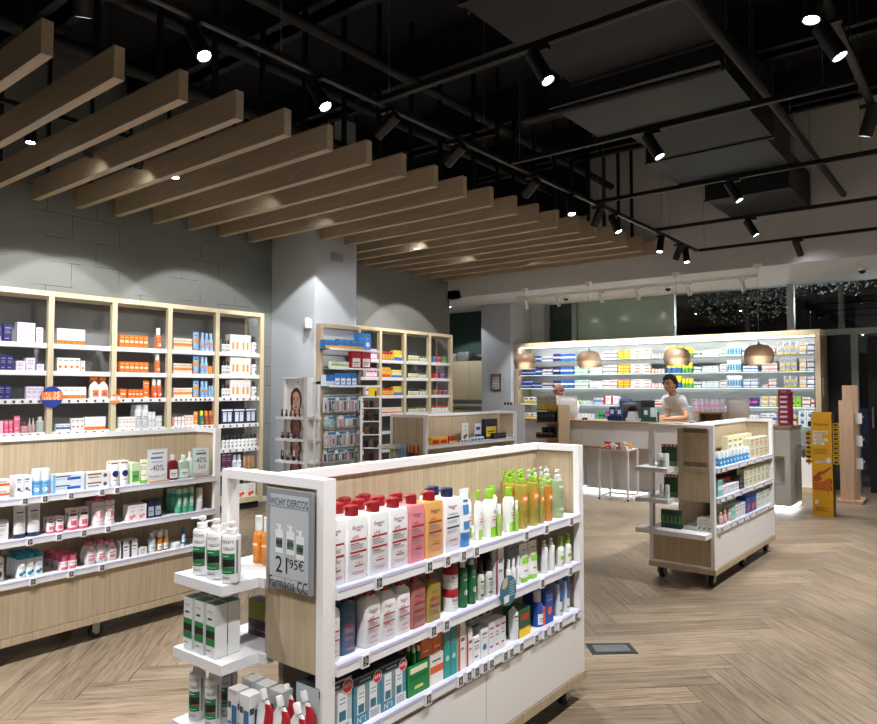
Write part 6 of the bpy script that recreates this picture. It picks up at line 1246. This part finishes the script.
# wooden floor display
o=empty('wooden_display_stand',(-1.55,10.66,0),R(2)); tag(o,'tall stepped light wood display stand near the entrance door','display stand')
mb=MB(); mb.box(-.13,.17,-.06,.45,0,.04,KRAFT); obj('base',mb,o)
mb=MB(); mb.box(-.09,.075,0,.03,.04,1.36,KRAFT); obj('front_board',mb,o); mb=MB(); mb.box(-.06,.12,.12,.17,.04,1.56,KRAFT); obj('rear_board',mb,o)
for k,z in enumerate((.55,.85,1.15)):
    mb=MB(); mb.box(.121,.18,.12,.20,z-.02,z,KRAFT); mb.box(.09,.165,.105,.115,z-.10,z+.04,mat('#e4e4e6')); obj('side_shelf',mb,o)
# low white cabinet behind right counter end (between counter and shelving)
mb=MB(); 
# floor hatch
a=[U(*p_,z=0) for p_ in ((585.5,644),(631,643.5),(638,654),(593,655))]
o=empty('floor_box_cover',((a[0].x+a[2].x)/2,(a[0].y+a[2].y)/2,0)); tag(o,'steel framed floor socket cover set in the herringbone floor','floor cover')
cx_,cy_=o.location.x,o.location.y; pts=[Vector((v.x-cx_,v.y-cy_,0)) for v in a]
u=(pts[1]-pts[0]+pts[2]-pts[3])/2; v=(pts[3]-pts[0]+pts[2]-pts[1])/2; ang=math.atan2(u.y,u.x); o.rotation_euler[2]=ang; W2=u.length/2; D2=v.length/2
mb=MB(); mb.box(-W2,W2,-D2,D2,0.0005,.003,mat('#26343c',.35,.4)); obj('cover_frame',mb,o); mb=MB(); mb.box(-W2+.03,W2-.03,-D2+.03,D2-.03,.003,.0045,mat('#8f9da3',.25,.8)); obj('cover_plate',mb,o)
# ================================================================ PEOPLE
def skin(name,chains,m,parent=None,sub=2,rad=None):
    V=[];E=[];Rr=[]
    idx={}
    def vi(p,r):
        k=tuple(round(c,4) for c in p)
        if k in idx: return idx[k]
        idx[k]=len(V); V.append(p); Rr.append(r); return idx[k]
    for ch in chains:
        ids=[vi(p,r) for p,r in ch]
        for a,b in zip(ids[:-1],ids[1:]): E.append((a,b))
    me=bpy.data.meshes.new(name); me.from_pydata(V,E,[])
    o=bpy.data.objects.new(name,me); COL.objects.link(o)
    s=o.modifiers.new('skin','SKIN'); s.use_smooth_shade=True
    for i,r in enumerate(Rr):
        sv=me.skin_vertices[0].data[i]; sv.radius=(r if isinstance(r,tuple) else (r,r)); sv.use_root=(i==0)
    b=o.modifiers.new('sub','SUBSURF'); b.levels=sub; b.render_levels=sub
    dg=bpy.context.evaluated_depsgraph_get(); dg.update(); me2=bpy.data.meshes.new_from_object(o.evaluated_get(dg)); bpy.data.objects.remove(o)
    mb=MB(); mb.add([tuple(v.co) for v in me2.vertices],[tuple(p.vertices) for p in me2.polygons],m)
    return mb
def ellipsoid(mb,c,rx,ry,rz,m,n=20,k=14,fn=None):
    o=len(mb.v); vs=[]
    for j in range(k+1):
        t=pi*j/k
        for i in range(n):
            a=2*pi*i/n; d=Vector((sin(t)*cos(a),sin(t)*sin(a),cos(t)))
            p=Vector((d.x*rx,d.y*ry,d.z*rz))
            if fn: p=fn(p,d)
            vs.append(tuple(p+Vector(c)))
    mb.add(vs,[(j*n+i,(j+1)*n+i,(j+1)*n+(i+1)%n,j*n+(i+1)%n) for j in range(k) for i in range(n)],m)
def head(skm,c,yaw,pitch=0,glasses=True):
    # face looks towards local -y
    mb=MB()
    def f(p,d):
        x,y,z=p
        if z<0: k=1+z*2.2; x*=max(.55,k+.25); y=y*(1 if y<0 else max(.6,k+.2))
        if y<0: y-= .010*math.exp(-((z+.015)/.02)**2-(x/.014)**2)*1.8   # nose
        if y<0: y+= .006*math.exp(-((z-.02)/.014)**2-((abs(x)-.03)/.016)**2)   # eye sockets
        if y<0: y-= .005*math.exp(-((z+.055)/.01)**2-(x/.022)**2)   # lips
        if y<0: y-= .006*math.exp(-((z+.095)/.016)**2-(x/.02)**2)
        return Vector((x,y,z))
    ellipsoid(mb,(0,0,0),.075,.095,.118,skm,32,28,f)
    for sx in (-1,1): ellipsoid(mb,(sx*.074,.008,-.005),.012,.02,.032,skm,10,8)
    M_=Matrix.Translation(c)@Matrix.Rotation(yaw,4,'Z')@Matrix.Rotation(pitch,4,'X')
    ft=MB(); wh=mat('#e8e4e0'); dk=mat('#1c1410')
    for sx in (-1,1):
        ellipsoid(ft,(sx*.03,-.079,.02),.013,.008,.007,wh,10,8); ellipsoid(ft,(sx*.03,-.0855,.02),.006,.004,.006,dk,8,6)
        ft.box(sx*.03-.017,sx*.03+.017,-.092,-.082,.036,.041,dk)
    ft.poly([(-.026,-.048),(0,-.056),(.026,-.048),(.016,-.064),(-.016,-.064)],-.0995,mat('#8a4440')); ft.poly([(-.018,-.0525),(0,-.057),(.018,-.0525),(0,-.0605)],-.1,mat('#e8e0da'))
    gl=MB(); g=mat('#141316',.3)
    for sx in (-1,1):
        n=16; c0=Vector((sx*.032,-.098,.018))
        for i in range(n):
            a=2*pi*i/n;b=2*pi*(i+1)/n; gl.bar(c0+Vector((.024*cos(a),0,.018*sin(a))),c0+Vector((.024*cos(b),0,.018*sin(b))),.0028,g,5)
        gl.bar((sx*.056,-.097,.022),(sx*.077,.0,.02),.0025,g,5)
    gl.bar((-.008,-.098,.02),(.008,-.098,.02),.0028,g,5)
    for b in (mb,ft,gl): b.xf(M_)
    return mb,ft,gl,M_
def hand(c,d,up,skm,curl=.5,flip=1):
    # palm plus five fingers, returned as MB
    d=Vector(d).normalized(); up=Vector(up).normalized(); s=d.cross(up).normalized()*flip
    c=Vector(c); ch=[[(tuple(c-d*.03),.024),(tuple(c+d*.02),(.032)),(tuple(c+d*.055),.030)]]
    mb=skin('palm',ch,skm,sub=1)
    for k,(o_,l) in enumerate(((-.027,.062),(-.009,.074),(.009,.07),(.026,.054))):
        a=c+d*.055+s*o_; b=a+d*l*.45-up*.006; e=b+d*l*.35*(1-curl*.5)-up*l*.35*curl; g=e+d*l*.2*(1-curl)-up*l*.25*curl
        m2=skin('finger',[[(tuple(a-d*.015),.0095),(tuple(b),.0088),(tuple(e),.008),(tuple(g),.007)]],skm,sub=1); mb.add(m2.v,m2.f,skm)
    a=c+d*.0+s*(-.028); b=a+d*.03-s*.022; e=b+d*.03-s*.006-up*.006
    m2=skin('finger',[[(tuple(a),.012),(tuple(b),.0105),(tuple(e),.009)]],skm,sub=1); mb.add(m2.v,m2.f,skm)
    return mb
def loft(mb,secs,m,n=22):
    r0=None
    for (c,rx,ry) in secs:
        o_=len(mb.v)
        for i in range(n):
            a=2*pi*i/n; mb.v.append((c[0]+cos(a)*rx,c[1]+sin(a)*ry,c[2]))
        if r0 is not None:
            for i in range(n): mb.f.append((r0+i,r0+(i+1)%n,o_+(i+1)%n,o_+i)); mb.m.append(mb.mi(m))
        r0=o_
def person(label,x,y,yaw,hd,skinc,hairf,shirtc,arms,chest):
    o=empty('person',(x,y,0),yaw); tag(o,label,'person')
    skm=mat(skinc,.55); sh=mat(shirtc,.8); tr=mat('#2a2c34',.8)
    pel=Vector((0,.05,.96)); che=Vector(chest); H0=Vector(hd); nk=che.lerp(H0,.22)+Vector((0,.02,0)); nk.z=che.z+.125
    body=skin('body',[[(tuple(pel),(.10,.08)),(tuple((pel+che)/2),(.09,.075)),(tuple(che),(.09,.07)),(tuple(nk),(.056,.056)),(tuple(H0+Vector((0,.02,-.07))),.055)],
        [(tuple(pel),(.10,.08)),((.09,.06,.86),.085),((.10,.05,.50),.056),((.10,.08,.10),.04),((.10,-.02,.05),.036),((.10,-.09,.035),.03)],
        [(tuple(pel),(.10,.08)),((-.09,.06,.86),.085),((-.10,.05,.50),.056),((-.10,.08,.10),.04),((-.10,-.02,.05),.036),((-.10,-.09,.035),.03)]]+
        [[(tuple(che),(.09,.07)),(tuple(a[0]),.05),(tuple(a[1]),.042),(tuple(a[2]),.034),(tuple(a[3]),.026)] for a in arms],skm)
    hb,ft,gl,M_=head(skm,H0,hairf[1],hairf[2])
    body.add(hb.v,hb.f,skm)
    for a in arms:
        h=hand(a[3],(Vector(a[3])-Vector(a[2])),(0,0,1),skm,.45,a[4]); body.add(h.v,h.f,skm)
    obj('body',body,o); obj('face_features',ft,o); obj('eyeglasses',gl,o)
    shirt=MB(); L_=lambda t:pel.lerp(che,t)
    loft(shirt,[(L_(-.2),.165,.125),(L_(.25),.155,.12),(L_(.6),.168,.125),(L_(.93),.178,.125),(L_(1.12),.172,.105),(L_(1.2),.15,.095),(nk-Vector((0,0,.035)),.10,.08),(nk-Vector((0,0,.012)),.066,.066),(nk+Vector((0,0,.018)),.064,.062)],sh)
    for a in arms:
        s0=Vector(a[0]); e0=Vector(a[1]); ellipsoid(shirt,s0,.068,.068,.066,sh,16,10); shirt.bar(s0,s0.lerp(e0,.62),.072,sh,16,.066)
    obj('polo_shirt',shirt.mesh('polo_shirt',ang=110),o)
    cl=MB(); 
    for sx in (-1,1): cl.add([tuple(nk+Vector((sx*.005,-.068,-.035))),tuple(nk+Vector((sx*.062,-.02,.022))),tuple(nk+Vector((sx*.06,-.045,-.03))),tuple(nk+Vector((sx*.03,-.078,-.06)))],[(0,1,2,3)],mat('#eeeeee',.8))
    shoe=mat('#16161a',.5)
    tr_=skin('trousers',[[(tuple(pel),(.15,.12)),((.09,.06,.86),.10),((.10,.05,.50),.072),((.10,.08,.10),.06)],[(tuple(pel),(.15,.12)),((-.09,.06,.86),.10),((-.10,.05,.50),.072),((-.10,.08,.10),.06)]],tr); obj('trousers',tr_,o)
    for sx in (-.1,.1):
        s=MB(); s.lathe([(.9,0,shoe),(1,.02,shoe),(.95,.07,shoe),(.6,.10,shoe)],18,.05,.13,2.4,c=(sx,-.01,0)); obj('shoe',s,o)
    if hairf[0]=='curly':
        hm=mat('#1d1512',.7); hr=MB(); rnd=random.Random(3)
        for i in range(230):
            a=rnd.uniform(0,2*pi); t=math.acos(rnd.uniform(-.55,1)); d=Vector((sin(t)*cos(a),sin(t)*sin(a),cos(t)))
            if d.y<-.25 and d.z<.52: continue
            if d.z<0 and d.y<.15: continue
            p=Vector((d.x*.092,d.y*.108+.012,d.z*.125+.014)); ellipsoid(hr,p,.024,.024,.024,hm,7,5)
        hr.xf(M_); obj('curly_hair',hr,o)
    else:
        hm=mat('#6a5a50',.8); hr=MB()
        def f2(p,d): return p
        for i in range(60):
            a=R(-20)+R(220)*i/59; 
            for zz in (-.03,-.01,.012): ellipsoid(hr,(cos(a)*.077,sin(a)*.098,zz),.007,.007,.014,hm,6,4)
        hr.xf(M_); obj('hair_fringe',hr,o)
    return o
def loc(w,x,y,yaw): v=Vector((w[0]-x,w[1]-y,w[2])); c,s=cos(-yaw),sin(-yaw); return (v.x*c-v.y*s,v.x*s+v.y*c,v.z)
def lerp(a,b,t): return tuple(a[i]+(b[i]-a[i])*t for i in range(3))
hp=U(669.5,384.5,y=10.12); yw=R(-30); mx,my=hp.x+.13,10.34
hl=loc((hp.x,hp.y,hp.z),mx,my,yw)
cw=U(674.5,408,y=10.19); ch_=loc((cw.x,cw.y,1.31),mx,my,yw)
eR=loc(tuple(cpt(687,.56)+Vector((0,0,.05))),mx,my,yw); eL=loc(tuple(cpt(668,.66)+Vector((0,0,.055))),mx,my,yw)
wR=loc(tuple(cpt(665,.40)+Vector((0,0,.04))),mx,my,yw); wL=loc(tuple(cpt(655,.50)+Vector((0,0,.04))),mx,my,yw)
person('man with curly dark hair, glasses and white polo leaning on counter',mx,my,yw,hl,'#cf9c7c',('curly',R(24),0),'#dcdcde',
  [((ch_[0]+.155,ch_[1]-.01,1.365),eR,lerp(eR,wR,.55),lerp(eR,wR,.9),1),((ch_[0]-.155,ch_[1]-.02,1.365),eL,lerp(eL,wL,.55),lerp(eL,wL,.9),-1)],ch_)
hp=U(559,391,y=10.15); mx,my=hp.x-.02,10.52; yw=0
hl=loc((hp.x,hp.y,hp.z),mx,my,yw)
eR=loc(tuple(cpt(574,.55)+Vector((0,0,.05))),mx,my,yw); wR=loc(tuple(cpt(571,.30)+Vector((0,0,.045))),mx,my,yw)
eL=(-.25,-.22,1.12); wL=(-.18,-.34,1.11)
person('bald man with glasses looking down behind the white computer',mx,my,yw,hl,'#c08d76',('bald',R(-10),R(18)),'#c9cacc',
  [((.15,-.06,1.25),eR,lerp(eR,wR,.5),lerp(eR,wR,.9),1),((-.15,-.06,1.25),eL,lerp(eL,wL,.5),lerp(eL,wL,.9),-1)],(0,-.04,1.18))
label_items()
# ================================================================ WORLD AND VIEW
w=bpy.data.worlds.new('night'); w.use_nodes=True; w.node_tree.nodes['Background'].inputs[0].default_value=lin('#0c1220'); w.node_tree.nodes['Background'].inputs[1].default_value=.35; sc.world=w
for (x,y,z,e) in ((-3.2,14.2,3.0,60),(-1.6,13.8,3.0,45)):
    l=bpy.data.lights.new('street_lamp_light','POINT'); l.energy=e; l.color=(.85,.92,1); l.shadow_soft_size=.1; lo=bpy.data.objects.new('street_lamp_light',l); COL.objects.link(lo); lo.location=(x,y,z)
vs=sc.view_settings; vs.view_transform='Standard'; vs.look='None'; vs.gamma=1; vs.use_curve_mapping=False; vs.exposure=0.4
try:
    sc.cycles.use_denoising=True; sc.cycles.max_bounces=8; sc.cycles.diffuse_bounces=4; sc.cycles.transparent_max_bounces=8; sc.cycles.sample_clamp_indirect=6; sc.cycles.caustics_reflective=False; sc.cycles.caustics_refractive=False
except Exception: pass
